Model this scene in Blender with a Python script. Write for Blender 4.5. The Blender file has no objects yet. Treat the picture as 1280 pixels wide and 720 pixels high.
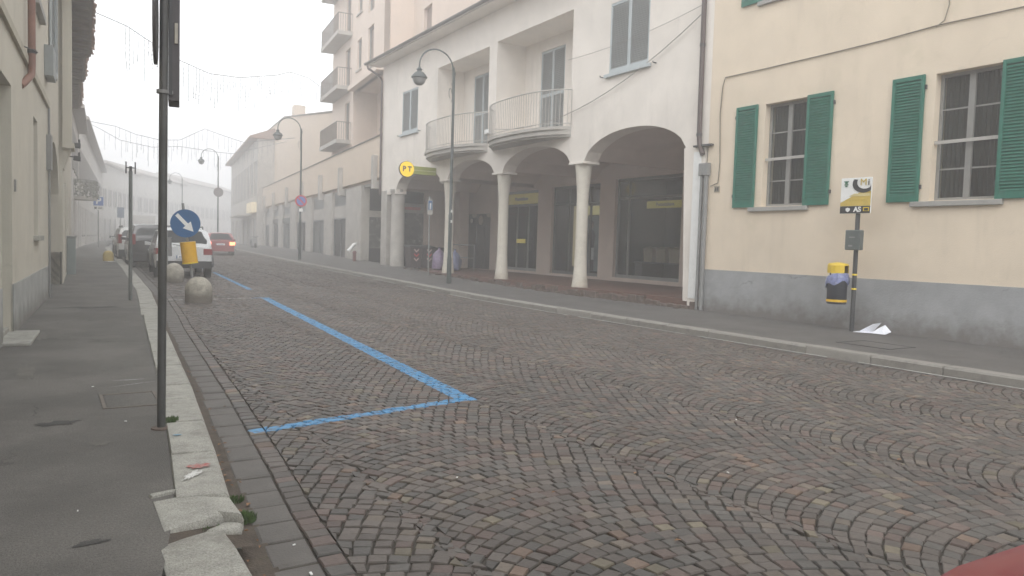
import bpy, bmesh, math, random
import numpy as np
from mathutils import Vector, Matrix
random.seed(7); RNG = np.random.default_rng(7)
sc = bpy.context.scene
COL = sc.collection
R = math.radians
# ---------------------------------------------------------------- camera
cd = bpy.data.cameras.new("camera"); cam = bpy.data.objects.new("camera", cd); COL.objects.link(cam)
cd.sensor_fit = 'HORIZONTAL'; cd.sensor_width = 36.0; cd.lens = 36.0 * 940 / 1280
cd.clip_start = 0.05; cd.clip_end = 1500
# columns of the camera matrix were solved from the street's vanishing point and the horizon
def _d(x, y):
    v = Vector(((x - 640) / 940, -(y - 360) / 940, -1)); return v.normalized()
_Y = _d(66, 289); _U = _d(640, 306.5).cross(_Y).normalized()
if _U.y < 0: _U = -_U
_X = _Y.cross(_U)
rot = Matrix((_X, _Y, _U))
cam.matrix_world = Matrix.Translation((0, 0, 1.5)) @ rot.to_4x4()
sc.camera = cam
# ---------------------------------------------------------------- world, sun, exposure
w = bpy.data.worlds.new("World"); sc.world = w; w.use_nodes = True
nt = w.node_tree; nt.nodes.clear()
sky = nt.nodes.new('ShaderNodeTexSky'); sky.sky_type = 'NISHITA'; sky.sun_disc = False
sky.sun_elevation = R(38); sky.sun_rotation = R(200); sky.air_density = 1.0; sky.dust_density = 6.0
hs = nt.nodes.new('ShaderNodeHueSaturation'); hs.inputs['Saturation'].default_value = 0.0
mixw = nt.nodes.new('ShaderNodeMix'); mixw.data_type = 'RGBA'; mixw.inputs['Factor'].default_value = 0.85
mixw.inputs['B'].default_value = (8.55, 8.75, 9.0, 1)
bg = nt.nodes.new('ShaderNodeBackground'); bg.inputs['Strength'].default_value = 0.15
ow = nt.nodes.new('ShaderNodeOutputWorld')
nt.links.new(sky.outputs[0], hs.inputs['Color']); nt.links.new(hs.outputs[0], mixw.inputs['A'])
nt.links.new(mixw.outputs['Result'], bg.inputs['Color']); nt.links.new(bg.outputs[0], ow.inputs['Surface'])
sd = bpy.data.lights.new("sun", 'SUN'); sd.energy = 0.8; sd.angle = R(40); sd.color = (1.0, 0.985, 0.96)
sun = bpy.data.objects.new("sun", sd); COL.objects.link(sun)
sun.rotation_euler = (R(52), 0, R(-20))
sc.view_settings.view_transform = 'Standard'; sc.view_settings.look = 'None'
sc.view_settings.exposure = 0.70; sc.view_settings.gamma = 1.0; sc.view_settings.use_curve_mapping = False
sc.render.engine = 'CYCLES'
sc.cycles.use_denoising = True; sc.cycles.volume_bounces = 6; sc.cycles.max_bounces = 10
sc.cycles.transparent_max_bounces = 16; sc.cycles.diffuse_bounces = 4

# ---------------------------------------------------------------- materials
def newmat(name):
    m = bpy.data.materials.new(name); m.use_nodes = True
    nt = m.node_tree; b = nt.nodes['Principled BSDF']; return m, nt, b
def N_(nt, t, **kw):
    n = nt.nodes.new(t)
    for k, v in kw.items():
        if k in n.inputs: n.inputs[k].default_value = v
        else: setattr(n, k, v)
    return n
def mat(name, col, rough=.75, var=.12, scale=2.5, bump=.15, bscale=60, metallic=0., emit=None, estr=0., streak=0., dirt=None, dscale=1.2, dthr=.6, coat=0., spec=.5, grain=0., crack=0., splash=None):
    m, nt, b = newmat(name); L = nt.links
    b.inputs['Roughness'].default_value = rough; b.inputs['Metallic'].default_value = metallic
    b.inputs['Coat Weight'].default_value = coat; b.inputs['Specular IOR Level'].default_value = spec
    geo = N_(nt, 'ShaderNodeNewGeometry')
    no = N_(nt, 'ShaderNodeTexNoise', Scale=scale, Detail=6., Roughness=.62); L.new(geo.outputs['Position'], no.inputs['Vector'])
    cr = N_(nt, 'ShaderNodeMapRange'); cr.inputs['From Min'].default_value = .3; cr.inputs['From Max'].default_value = .7
    cr.inputs['To Min'].default_value = 1 - var; cr.inputs['To Max'].default_value = 1 + var; L.new(no.outputs['Fac'], cr.inputs['Value'])
    mx = N_(nt, 'ShaderNodeMix', data_type='RGBA', blend_type='MULTIPLY'); mx.inputs['Factor'].default_value = 1
    mx.inputs['A'].default_value = (*col, 1); L.new(cr.outputs[0], mx.inputs['B'])
    out = mx.outputs['Result']
    if grain:
        ng = N_(nt, 'ShaderNodeTexNoise', Scale=grain, Detail=3., Roughness=.8); L.new(geo.outputs['Position'], ng.inputs['Vector'])
        rg = N_(nt, 'ShaderNodeMapRange'); rg.inputs['From Min'].default_value = .32; rg.inputs['From Max'].default_value = .68; rg.inputs['To Min'].default_value = .68; rg.inputs['To Max'].default_value = 1.36; L.new(ng.outputs['Fac'], rg.inputs['Value'])
        mg = N_(nt, 'ShaderNodeMix', data_type='RGBA', blend_type='MULTIPLY'); mg.inputs['Factor'].default_value = 1; L.new(out, mg.inputs['A']); L.new(rg.outputs[0], mg.inputs['B']); out = mg.outputs['Result']
    def layer(out, c, sc_, lo, hi, amt, stretch=None):
        src = geo.outputs['Position']
        if stretch:
            mp = N_(nt, 'ShaderNodeMapping'); mp.inputs['Scale'].default_value = stretch; L.new(src, mp.inputs['Vector']); src = mp.outputs[0]
        n2 = N_(nt, 'ShaderNodeTexNoise', Scale=sc_, Detail=8., Roughness=.7); L.new(src, n2.inputs['Vector'])
        r2 = N_(nt, 'ShaderNodeMapRange'); r2.inputs['From Min'].default_value = lo; r2.inputs['From Max'].default_value = hi; r2.inputs['To Max'].default_value = amt
        L.new(n2.outputs['Fac'], r2.inputs['Value'])
        m2 = N_(nt, 'ShaderNodeMix', data_type='RGBA'); L.new(r2.outputs[0], m2.inputs['Factor']); L.new(out, m2.inputs['A'])
        m2.inputs['B'].default_value = (*c, 1); return m2.outputs['Result']
    if dirt: out = layer(out, dirt, dscale, dthr, dthr + .15, .7)
    if streak: out = layer(out, tuple(c * .55 for c in col), 1.6, .55, .8, streak, (1.6, 1.6, .22))
    if crack:
        nd = N_(nt, 'ShaderNodeTexNoise', Scale=1.3, Detail=5., Roughness=.65); L.new(geo.outputs['Position'], nd.inputs['Vector'])
        va = N_(nt, 'ShaderNodeMix', data_type='VECTOR'); va.inputs['Factor'].default_value = .42; L.new(geo.outputs['Position'], va.inputs[4]); L.new(nd.outputs['Color'], va.inputs[5])
        vo = N_(nt, 'ShaderNodeTexVoronoi', Scale=.62); vo.feature = 'DISTANCE_TO_EDGE'; L.new(va.outputs[1], vo.inputs['Vector'])
        c1 = N_(nt, 'ShaderNodeMapRange'); c1.inputs['From Min'].default_value = .0008; c1.inputs['From Max'].default_value = .004; c1.inputs['To Min'].default_value = 1; c1.inputs['To Max'].default_value = 0; L.new(vo.outputs['Distance'], c1.inputs['Value'])
        n3 = N_(nt, 'ShaderNodeTexNoise', Scale=.7, Detail=2.); L.new(geo.outputs['Position'], n3.inputs['Vector'])
        c2 = N_(nt, 'ShaderNodeMapRange'); c2.inputs['From Min'].default_value = .50; c2.inputs['From Max'].default_value = .58; c2.inputs['To Max'].default_value = crack; L.new(n3.outputs['Fac'], c2.inputs['Value'])
        cm = N_(nt, 'ShaderNodeMath', operation='MULTIPLY'); L.new(c1.outputs[0], cm.inputs[0]); L.new(c2.outputs[0], cm.inputs[1])
        m5 = N_(nt, 'ShaderNodeMix', data_type='RGBA'); L.new(cm.outputs[0], m5.inputs['Factor']); L.new(out, m5.inputs['A']); m5.inputs['B'].default_value = (*[c * .35 for c in col], 1); out = m5.outputs['Result']
    if splash: # splashed dirt near the ground, ragged by noise: (height above z=.1, colour, amount)
        sx = N_(nt, 'ShaderNodeSeparateXYZ'); L.new(geo.outputs['Position'], sx.inputs[0])
        n4 = N_(nt, 'ShaderNodeTexNoise', Scale=3.2, Detail=7., Roughness=.7); L.new(geo.outputs['Position'], n4.inputs['Vector'])
        k1 = N_(nt, 'ShaderNodeMath', operation='MULTIPLY_ADD'); L.new(n4.outputs['Fac'], k1.inputs[0]); k1.inputs[1].default_value = -splash[0] * 2.2; L.new(sx.outputs['Z'], k1.inputs[2])
        k2 = N_(nt, 'ShaderNodeMapRange'); k2.inputs['From Min'].default_value = -splash[0] * 1.0 + .12; k2.inputs['From Max'].default_value = .12; k2.inputs['To Min'].default_value = splash[2]; k2.inputs['To Max'].default_value = 0; L.new(k1.outputs[0], k2.inputs['Value'])
        m6 = N_(nt, 'ShaderNodeMix', data_type='RGBA'); L.new(k2.outputs[0], m6.inputs['Factor']); L.new(out, m6.inputs['A']); m6.inputs['B'].default_value = (*splash[1], 1); out = m6.outputs['Result']
    L.new(out, b.inputs['Base Color'])
    if bump:
        nb = N_(nt, 'ShaderNodeTexNoise', Scale=bscale, Detail=5.); L.new(geo.outputs['Position'], nb.inputs['Vector'])
        bp = N_(nt, 'ShaderNodeBump', Strength=bump, Distance=.01); L.new(nb.outputs['Fac'], bp.inputs['Height']); L.new(bp.outputs[0], b.inputs['Normal'])
    if emit: b.inputs['Emission Color'].default_value = (*emit, 1); b.inputs['Emission Strength'].default_value = estr
    return m
def glassmat(name, tint=(.8, .85, .85), refl=.9, haze_=.0):
    m, nt, b = newmat(name); nt.nodes.remove(b); L = nt.links
    tr = N_(nt, 'ShaderNodeBsdfTransparent'); tr.inputs[0].default_value = (*tint, 1)
    gl = N_(nt, 'ShaderNodeBsdfGlossy'); gl.inputs['Roughness'].default_value = .04; gl.inputs['Color'].default_value = (refl, refl, refl, 1)
    lw = N_(nt, 'ShaderNodeLayerWeight'); lw.inputs['Blend'].default_value = .5; ms = N_(nt, 'ShaderNodeMixShader')
    pw = N_(nt, 'ShaderNodeMath', operation='POWER'); L.new(lw.outputs['Facing'], pw.inputs[0]); pw.inputs[1].default_value = 4.5
    fr = N_(nt, 'ShaderNodeMapRange'); fr.inputs['To Min'].default_value = .035; fr.inputs['To Max'].default_value = .9; L.new(pw.outputs[0], fr.inputs['Value'])
    L.new(fr.outputs[0], ms.inputs[0]); L.new(tr.outputs[0], ms.inputs[1]); L.new(gl.outputs[0], ms.inputs[2])
    L.new(ms.outputs[0], nt.nodes['Material Output'].inputs['Surface']); return m
def C(r, g, b): # sRGB 0-255 -> linear
    f = lambda c: (c / 255 / 12.92) if c / 255 <= .04045 else ((c / 255 + .055) / 1.055) ** 2.4
    return (f(r), f(g), f(b))
m_yellow = mat('yellow_stucco', (.71, .605, .475), .9, .07, 1.0, .3, 45, streak=.3, crack=.12, dirt=(.61, .53, .40), dscale=.8, dthr=.55)
m_dado = mat('grey_render', (.33, .335, .34), .9, .14, 2.2, .5, 30, dirt=(.26, .26, .26), dscale=1.3, dthr=.5, splash=(.42, (.15, .135, .12), .85), crack=.7)
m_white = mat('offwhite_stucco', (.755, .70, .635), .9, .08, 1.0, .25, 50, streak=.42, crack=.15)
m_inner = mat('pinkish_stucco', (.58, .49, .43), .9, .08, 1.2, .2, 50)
m_col = mat('column_render', (.62, .58, .5), .85, .1, 4, .3, 40, dirt=(.45, .40, .32), dscale=2.5, dthr=.58, splash=(.45, (.30, .24, .18), .7), streak=.3)
m_pink = mat('pink_stucco', (.64, .54, .46), .9, .06, .8, .2, 40, streak=.15)
m_beige = mat('beige_stucco', (.60, .50, .40), .9, .06, .8, .2, 40, streak=.15)
m_conc = mat('grey_concrete', (.42, .395, .36), .9, .14, 2, .3, 40, streak=.4, splash=(.7, (.20, .18, .16), .6))
m_left = mat('cream_stucco', (.54, .505, .425), .9, .07, 1.3, .3, 45, streak=.3, crack=.4)
m_leftg = mat('left_plinth_render', (.35, .355, .34), .9, .16, 3, .4, 35, dirt=(.24, .23, .21), dscale=2.4, splash=(.3, (.16, .15, .13), .8), crack=.6)
m_trim = mat('stone_trim', (.33, .32, .30), .85, .1, 6, .3, 60)
m_soffit = mat('weathered_soffit', (.16, .135, .115), .9, .15, 2, .3, 30)
m_tile = mat('roof_tile', (.22, .13, .09), .9, .25, 6, .3, 40, dirt=(.12, .11, .09), dscale=4)
m_asph = mat('old_asphalt', (.128, .121, .110), .88, .28, .8, .8, 140, dirt=(.080, .076, .070), dscale=.55, dthr=.46, grain=75., crack=.75)
m_asph2 = mat('right_asphalt', (.100, .093, .087), .85, .16, 1.3, .5, 120, dirt=(.075, .070, .066), dscale=1.1, dthr=.5, grain=90., crack=.6)
m_kerb = mat('granite_kerb', (.325, .318, .285), .85, .18, 7, .5, 90, dirt=(.20, .19, .165), dscale=4, dthr=.50, grain=110.)
m_kerb2 = mat('granite_kerb_right', (.25, .235, .21), .85, .25, 3, .5, 90, dirt=(.14, .13, .12), dscale=3, dthr=.5)
m_slab = mat('gutter_stone', (.118, .109, .100), .75, .18, 4, .4, 90)
m_soil = mat('soil_joint', (.058, .050, .041), .95, .3, 6, .6, 70, dirt=(.044, .054, .024), dscale=2, dthr=.56)
m_soil2 = mat('brown_gutter_dirt', (.085, .068, .054), .95, .3, 9, .6, 90, dirt=(.05, .07, .025), dscale=5, dthr=.58)
m_green = mat('green_shutter_paint', (.007, .135, .090), .55, .16, 4, .08, 80, coat=.1, dirt=(.018, .165, .118), dscale=5, dthr=.52)
m_greyblue = mat('greyblue_shutter', (.42, .46, .47), .6, .08, 3, .1, 60)
m_greyslat = mat('grey_louvres', (.28, .29, .285), .6, .08, 3, .1, 60)
m_frame = mat('aged_white_frame', (.25, .245, .23), .7, .1, 5, .1, 60)
m_brownpipe = mat('brown_downpipe', (.085, .060, .055), .5, .12, 5, .08, 50)
m_copper = mat('copper_downpipe', (.215, .105, .075), .55, .18, 5, .08, 50)
m_greypipe = mat('grey_conduit', (.23, .23, .225), .6, .1, 5, .1, 60)
m_gutter = mat('dark_gutter', (.14, .125, .115), .5, .1, 3, .05, 40)
m_dark = mat('dark_metal', (.045, .046, .048), .5, .15, 8, .08, 60)
m_pole = mat('galvanised_dark', (.085, .085, .083), .5, .2, 6, .15, 70, metallic=.3, dirt=(.16, .15, .13), dscale=9, dthr=.62)
m_lamp = mat('lamp_green_iron', (.05, .062, .060), .5, .15, 8, .1, 60)
m_signback = mat('sign_back', (.075, .068, .070), .6, .12, 5, .08, 40)
m_rail = mat('painted_rail', (.42, .40, .37), .55, .1, 5, .05, 60)
m_black = mat('black_plastic', (.022, .022, .024), .5, .1, 8, .05, 60)
m_rubber = mat('tyre_rubber', (.022, .022, .022), .85, .1, 8, .1, 60)
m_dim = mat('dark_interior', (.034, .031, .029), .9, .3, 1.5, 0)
m_curtain = mat('grey_curtain', (.05, .046, .043), .95, .15, 3, 0)
m_white_p = mat('white_paint', (.78, .78, .76), .5, .06, 6, .03, 60)
m_yel = mat('sign_yellow', (.80, .58, .03), .5, .08, 6, .03, 60)
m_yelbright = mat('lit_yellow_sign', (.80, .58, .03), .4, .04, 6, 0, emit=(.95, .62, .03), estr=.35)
m_blue = mat('sign_blue', (.010, .095, .25), .4, .06, 8, .02, 60)
m_bluedark = mat('text_blue', (.02, .05, .22), .5, .05, 8, 0)
m_red = mat('sign_red', (.55, .03, .03), .45, .08, 8, .02, 60)
m_bollard = mat('bollard_concrete', (.38, .355, .30), .9, .2, 9, .8, 70, dirt=(.22, .20, .165), dscale=6, dthr=.5, grain=60., splash=(.16, (.16, .14, .12), .8))
m_terracotta = mat('portico_floor', (.135, .072, .055), .45, .2, 3, .15, 40)
m_brick = mat('crumbled_brick', (.115, .085, .070), .95, .4, 8, .6, 40, dirt=(.17, .155, .14), dscale=6, dthr=.55)
m_bag = mat('purple_plastic_bag', (.30, .23, .35), .3, .3, 9, .8, 14)
m_bag2 = mat('lilac_plastic_bag', (.24, .26, .42), .3, .3, 9, .8, 14)
m_paper = mat('white_paper', (.80, .81, .86), .8, .06, 8, .05, 40)
m_glass = glassmat('window_glass', (.82, .85, .85))
m_shopglass = glassmat('shop_glass', (.75, .77, .76))
m_carglass = mat('car_glass', (.014, .017, .019), .15, .05, 3, 0, spec=.3)
m_rim = mat('wheel_rim', (.35, .35, .36), .4, .1, 8, 0, metallic=.6)
m_lens = mat('red_lens', (.22, .012, .015), .2, .1, 6, 0, coat=.5)
m_brake = mat('lit_brake_lamp', (.9, .12, .05), .3, .05, 6, 0, emit=(1., .28, .12), estr=3)
m_headl = mat('headlamp_lens', (.5, .52, .54), .15, .1, 6, 0, coat=.6)
m_suv = mat('car_paint_white', (.62, .63, .63), .3, .03, 2, 0, coat=.8)
m_carblack = mat('car_paint_black', (.028, .024, .026), .3, .05, 2, 0, coat=.8)
m_panda = mat('car_paint_ivory', (.58, .58, .56), .3, .03, 2, 0, coat=.7)
m_carblue = mat('car_paint_slate', (.05, .06, .065), .3, .03, 2, 0, coat=.8)
m_carred = mat('car_paint_red', (.24, .030, .030), .3, .03, 2, 0, coat=.8)
m_carred2 = mat('car_paint_crimson', (.20, .010, .018), .4, .03, 2, 0, coat=.25)
m_leaf = mat('foliage', (.06, .10, .028), .7, .35, 12, .1, 50)
m_fol2 = mat('balcony_foliage', (.24, .24, .21), .8, .35, 6, .1, 50)
m_farroof = mat('far_haze_paled_roof', (.33, .30, .28), .9, .1, 1, 0)  # roof colour paled and greyed, fog washout put into the colour
m_far = mat('far_haze_paled_stucco', (.55, .53, .50), .9, .06, .5, 0)  # wall colour paled to stand in for thicker fog at the bend
m_farwin = mat('far_haze_paled_shutters', (.30, .29, .28), .8, .1, 1, 0)  # window and shutter tone lightened, painted haze that lowers contrast with the walls
m_goldtxt = mat('gold_print', (.50, .36, .05), .5, .05, 6, 0)
m_graff = mat('postered_shutter', (.085, .08, .075), .7, .3, 3, .1, 20, dirt=(.46, .45, .43), dscale=3.6, dthr=.54)
m_lightst = mat('string_light_wire', (.13, .13, .14), .6, .1, 3, 0)
m_icicle = mat('icicle_light_strand', (.24, .24, .25), .5, .1, 3, 0)
m_warm = mat('warm_shop_light', (.8, .7, .5), .5, .02, 3, 0, emit=(1., .78, .45), estr=.12)
m_tube = mat('lit_tube', (.9, .85, .7), .5, .02, 3, 0, emit=(1., .88, .6), estr=4)
m_skin = mat('poster_print_face', (.42, .30, .25), .6, .1, 6, 0)
m_kraft = mat('kraft_box', (.52, .42, .30), .8, .12, 6, .1, 40)

def cobble_material():
    m, nt, b = newmat('porphyry_cobble'); L = nt.links
    at = N_(nt, 'ShaderNodeAttribute'); at.attribute_name = 'tone'
    geo = N_(nt, 'ShaderNodeNewGeometry')
    n1 = N_(nt, 'ShaderNodeTexNoise', Scale=28., Detail=5., Roughness=.7); L.new(geo.outputs['Position'], n1.inputs['Vector'])
    mr = N_(nt, 'ShaderNodeMapRange'); mr.inputs['From Min'].default_value = .25; mr.inputs['From Max'].default_value = .75
    mr.inputs['To Min'].default_value = .78; mr.inputs['To Max'].default_value = 1.22; L.new(n1.outputs['Fac'], mr.inputs['Value'])
    mu = N_(nt, 'ShaderNodeMix', data_type='RGBA', blend_type='MULTIPLY'); mu.inputs['Factor'].default_value = 1
    L.new(at.outputs['Color'], mu.inputs['A']); L.new(mr.outputs[0], mu.inputs['B'])
    # broad worn / dirty patches
    n2 = N_(nt, 'ShaderNodeTexNoise', Scale=.55, Detail=4., Roughness=.6); L.new(geo.outputs['Position'], n2.inputs['Vector'])
    m2 = N_(nt, 'ShaderNodeMapRange'); m2.inputs['From Min'].default_value = .35; m2.inputs['From Max'].default_value = .68
    m2.inputs['To Min'].default_value = .86; m2.inputs['To Max'].default_value = 1.12; L.new(n2.outputs['Fac'], m2.inputs['Value'])
    mu2 = N_(nt, 'ShaderNodeMix', data_type='RGBA', blend_type='MULTIPLY'); mu2.inputs['Factor'].default_value = 1
    L.new(mu.outputs['Result'], mu2.inputs['A']); L.new(m2.outputs[0], mu2.inputs['B'])
    out = mu2.outputs['Result']
    # blue and white bay markings printed on the stones: oriented strips (a -> b, half width)
    segs = [((1.30, 5.93), (3.50, 6.40), .072, 'b'), ((3.40, 6.30), (4.50, 19.1), .098, 'b'), ((2.2, 18.72), (4.15, 19.05), .05, 'w'),
            ((4.15, 19.05), (4.55, 19.1), .06, 'b'), ((4.72, 21.8), (5.25, 30.5), .07, 'b'), ((3.0, 25.3), (4.0, 25.4), .05, 'w'), ((5.3, 31.5), (5.7, 44), .07, 'b')]
    nw = N_(nt, 'ShaderNodeTexNoise', Scale=14., Detail=5., Roughness=.75); L.new(geo.outputs['Position'], nw.inputs['Vector'])
    wear = N_(nt, 'ShaderNodeMapRange'); wear.inputs['From Min'].default_value = .35; wear.inputs['From Max'].default_value = .52; L.new(nw.outputs['Fac'], wear.inputs['Value'])
    for a, e, hw, kind in segs:
        dx, dy = e[0] - a[0], e[1] - a[1]; Ls = math.hypot(dx, dy); tx, ty = dx / Ls, dy / Ls
        sub = N_(nt, 'ShaderNodeVectorMath', operation='SUBTRACT'); L.new(geo.outputs['Position'], sub.inputs[0]); sub.inputs[1].default_value = (*a, 0)
        dt = N_(nt, 'ShaderNodeVectorMath', operation='DOT_PRODUCT'); L.new(sub.outputs[0], dt.inputs[0]); dt.inputs[1].default_value = (tx, ty, 0)
        dn = N_(nt, 'ShaderNodeVectorMath', operation='DOT_PRODUCT'); L.new(sub.outputs[0], dn.inputs[0]); dn.inputs[1].default_value = (-ty, tx, 0)
        c1 = N_(nt, 'ShaderNodeMath', operation='COMPARE'); L.new(dt.outputs['Value'], c1.inputs[0]); c1.inputs[1].default_value = Ls / 2; c1.inputs[2].default_value = Ls / 2
        c2 = N_(nt, 'ShaderNodeMath', operation='COMPARE'); L.new(dn.outputs['Value'], c2.inputs[0]); c2.inputs[1].default_value = 0; c2.inputs[2].default_value = hw
        mm = N_(nt, 'ShaderNodeMath', operation='MULTIPLY'); L.new(c1.outputs[0], mm.inputs[0]); L.new(c2.outputs[0], mm.inputs[1])
        m3 = N_(nt, 'ShaderNodeMath', operation='MULTIPLY'); L.new(mm.outputs[0], m3.inputs[0]); L.new(wear.outputs[0], m3.inputs[1])
        m4 = N_(nt, 'ShaderNodeMath', operation='MULTIPLY'); L.new(m3.outputs[0], m4.inputs[0]); m4.inputs[1].default_value = .92 if kind == 'b' else .85
        mx = N_(nt, 'ShaderNodeMix', data_type='RGBA'); L.new(m4.outputs[0], mx.inputs['Factor']); L.new(out, mx.inputs['A'])
        mx.inputs['B'].default_value = (.075, .28, .52, 1) if kind == 'b' else (.42, .42, .40, 1); out = mx.outputs['Result']
    L.new(out, b.inputs['Base Color']); b.inputs['Roughness'].default_value = .62
    nb = N_(nt, 'ShaderNodeTexNoise', Scale=55., Detail=4.); L.new(geo.outputs['Position'], nb.inputs['Vector'])
    bp = N_(nt, 'ShaderNodeBump', Strength=.35, Distance=.008); L.new(nb.outputs['Fac'], bp.inputs['Height']); L.new(bp.outputs[0], b.inputs['Normal'])
    return m
m_cob = cobble_material()

# ---------------------------------------------------------------- object helpers
ORI = {}                                     # world origin of every unrotated thing (and its parts)
def tagp(o, label=None, cat=None, group=None, kind=None):
    if label: o['label'] = label
    if cat: o['category'] = cat
    if group: o['group'] = group
    if kind: o['kind'] = kind
    return o
def thing(name, label, cat, loc=(0, 0, 0), rz=0., group=None):
    o = bpy.data.objects.new(name, None); COL.objects.link(o); o.empty_display_size = .2
    o.location = loc; o.rotation_euler = (0, 0, rz); tagp(o, label, cat, group)
    ORI[o.name] = (Vector(loc), rz, o.rotation_euler.to_matrix()); return o
class MB:
    def __init__(s): s.v = []; s.f = []
    def add(s, vs, fs):
        k = len(s.v); s.v += [tuple(p) for p in vs]; s.f += [tuple(k + i for i in f) for f in fs]; return s
    def quad(s, a, b, c, d): return s.add([a, b, c, d], [(0, 1, 2, 3)])
    def hexa(s, p): # 8 points: bottom 4, top 4
        return s.add(p, [(3, 2, 1, 0), (4, 5, 6, 7), (0, 1, 5, 4), (1, 2, 6, 5), (2, 3, 7, 6), (3, 0, 4, 7)])
    def box(s, x0, x1, y0, y1, z0, z1):
        return s.hexa([(x0, y0, z0), (x1, y0, z0), (x1, y1, z0), (x0, y1, z0), (x0, y0, z1), (x1, y0, z1), (x1, y1, z1), (x0, y1, z1)])
    def lathe(s, c, prof, n=16, caps=True): # prof: (r, z)
        k = len(s.v)
        for r, z in prof:
            for i in range(n): a = 2 * math.pi * i / n; s.v.append((c[0] + r * math.cos(a), c[1] + r * math.sin(a), c[2] + z))
        for j in range(len(prof) - 1):
            for i in range(n):
                i2 = (i + 1) % n; s.f.append((k + j * n + i, k + j * n + i2, k + (j + 1) * n + i2, k + (j + 1) * n + i))
        if caps:
            s.f.append(tuple(k + i for i in reversed(range(n)))); s.f.append(tuple(k + (len(prof) - 1) * n + i for i in range(n)))
        return s
    def tube(s, pts, r, n=8, caps=True):
        pts = [Vector(p) for p in pts]; k = len(s.v); m = len(pts)
        rs = r if isinstance(r, (list, tuple)) else [r] * m
        up = Vector((0, 0, 1)); prev = None
        for j, p in enumerate(pts):
            t = (pts[min(j + 1, m - 1)] - pts[max(j - 1, 0)]).normalized()
            if prev is None:
                a = t.cross(up); a = a if a.length > 1e-3 else t.cross(Vector((1, 0, 0)))
            else: a = prev - t * prev.dot(t)
            a.normalize(); prev = a; b = t.cross(a)
            for i in range(n):
                an = 2 * math.pi * i / n; s.v.append(tuple(p + (a * math.cos(an) + b * math.sin(an)) * rs[j]))
        for j in range(m - 1):
            for i in range(n):
                i2 = (i + 1) % n; s.f.append((k + j * n + i, k + j * n + i2, k + (j + 1) * n + i2, k + (j + 1) * n + i))
        if caps:
            s.f.append(tuple(k + i for i in reversed(range(n)))); s.f.append(tuple(k + (m - 1) * n + i for i in range(n)))
        return s
    def disc(s, c, r, nrm, th, n=28): # thick disc along nrm
        nrm = Vector(nrm).normalized(); c = Vector(c); return s.tube([c - nrm * th / 2, c + nrm * th / 2], r, n)
    def prism(s, poly, a, b): # poly: list of 3d points, swept by vector from a to b
        a, b = Vector(a), Vector(b); n = len(poly); P = [Vector(p) + a for p in poly] + [Vector(p) + b for p in poly]
        fs = [tuple(reversed(range(n))), tuple(range(n, 2 * n))] + [(i, (i + 1) % n, n + (i + 1) % n, n + i) for i in range(n)]
        return s.add(P, fs)
def build(name, mb, m, parent=None, world=True, label=None, kind=None, smooth=None, bevel=0, loc=None):
    me = bpy.data.meshes.new(name); v = mb.v
    o = bpy.data.objects.new(name, me); COL.objects.link(o)
    if parent is not None:
        o.parent = parent; org, rz, rm = ORI[parent.name]
        if world:
            ri = rm.transposed(); v = [tuple(ri @ (Vector(p) - org)) for p in v]
        ORI[o.name] = ORI[parent.name]
        if loc is not None: v = [tuple(Vector(p) - Vector(loc)) for p in v]; o.location = loc
    else:
        loc = Vector(loc) if loc is not None else Vector((0, 0, 0))
        if loc.length: v = [tuple(Vector(p) - loc) for p in v]; o.location = loc
        ORI[o.name] = (loc, 0., Matrix.Identity(3))
    me.from_pydata(v, [], mb.f); me.materials.append(m)
    bm = bmesh.new(); bm.from_mesh(me); bmesh.ops.recalc_face_normals(bm, faces=bm.faces)
    bm.to_mesh(me); bm.free()
    if smooth is not None:
        me.polygons.foreach_set('use_smooth', [True] * len(me.polygons)); me.set_sharp_from_angle(angle=R(smooth))
    if bevel:
        bv = o.modifiers.new('bevel', 'BEVEL'); bv.width = bevel; bv.segments = 2; bv.limit_method = 'ANGLE'
    tagp(o, label, kind=kind); return o
def solo(name, mb, m, label, cat, base, group=None, **kw):
    o = build(name, mb, m, None, loc=base, **kw); return tagp(o, label, cat, group)
def g(y): # the street climbs gently beyond the bend
    t = max(0., y - 18.); return min(.0095 * t, .40)
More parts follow.
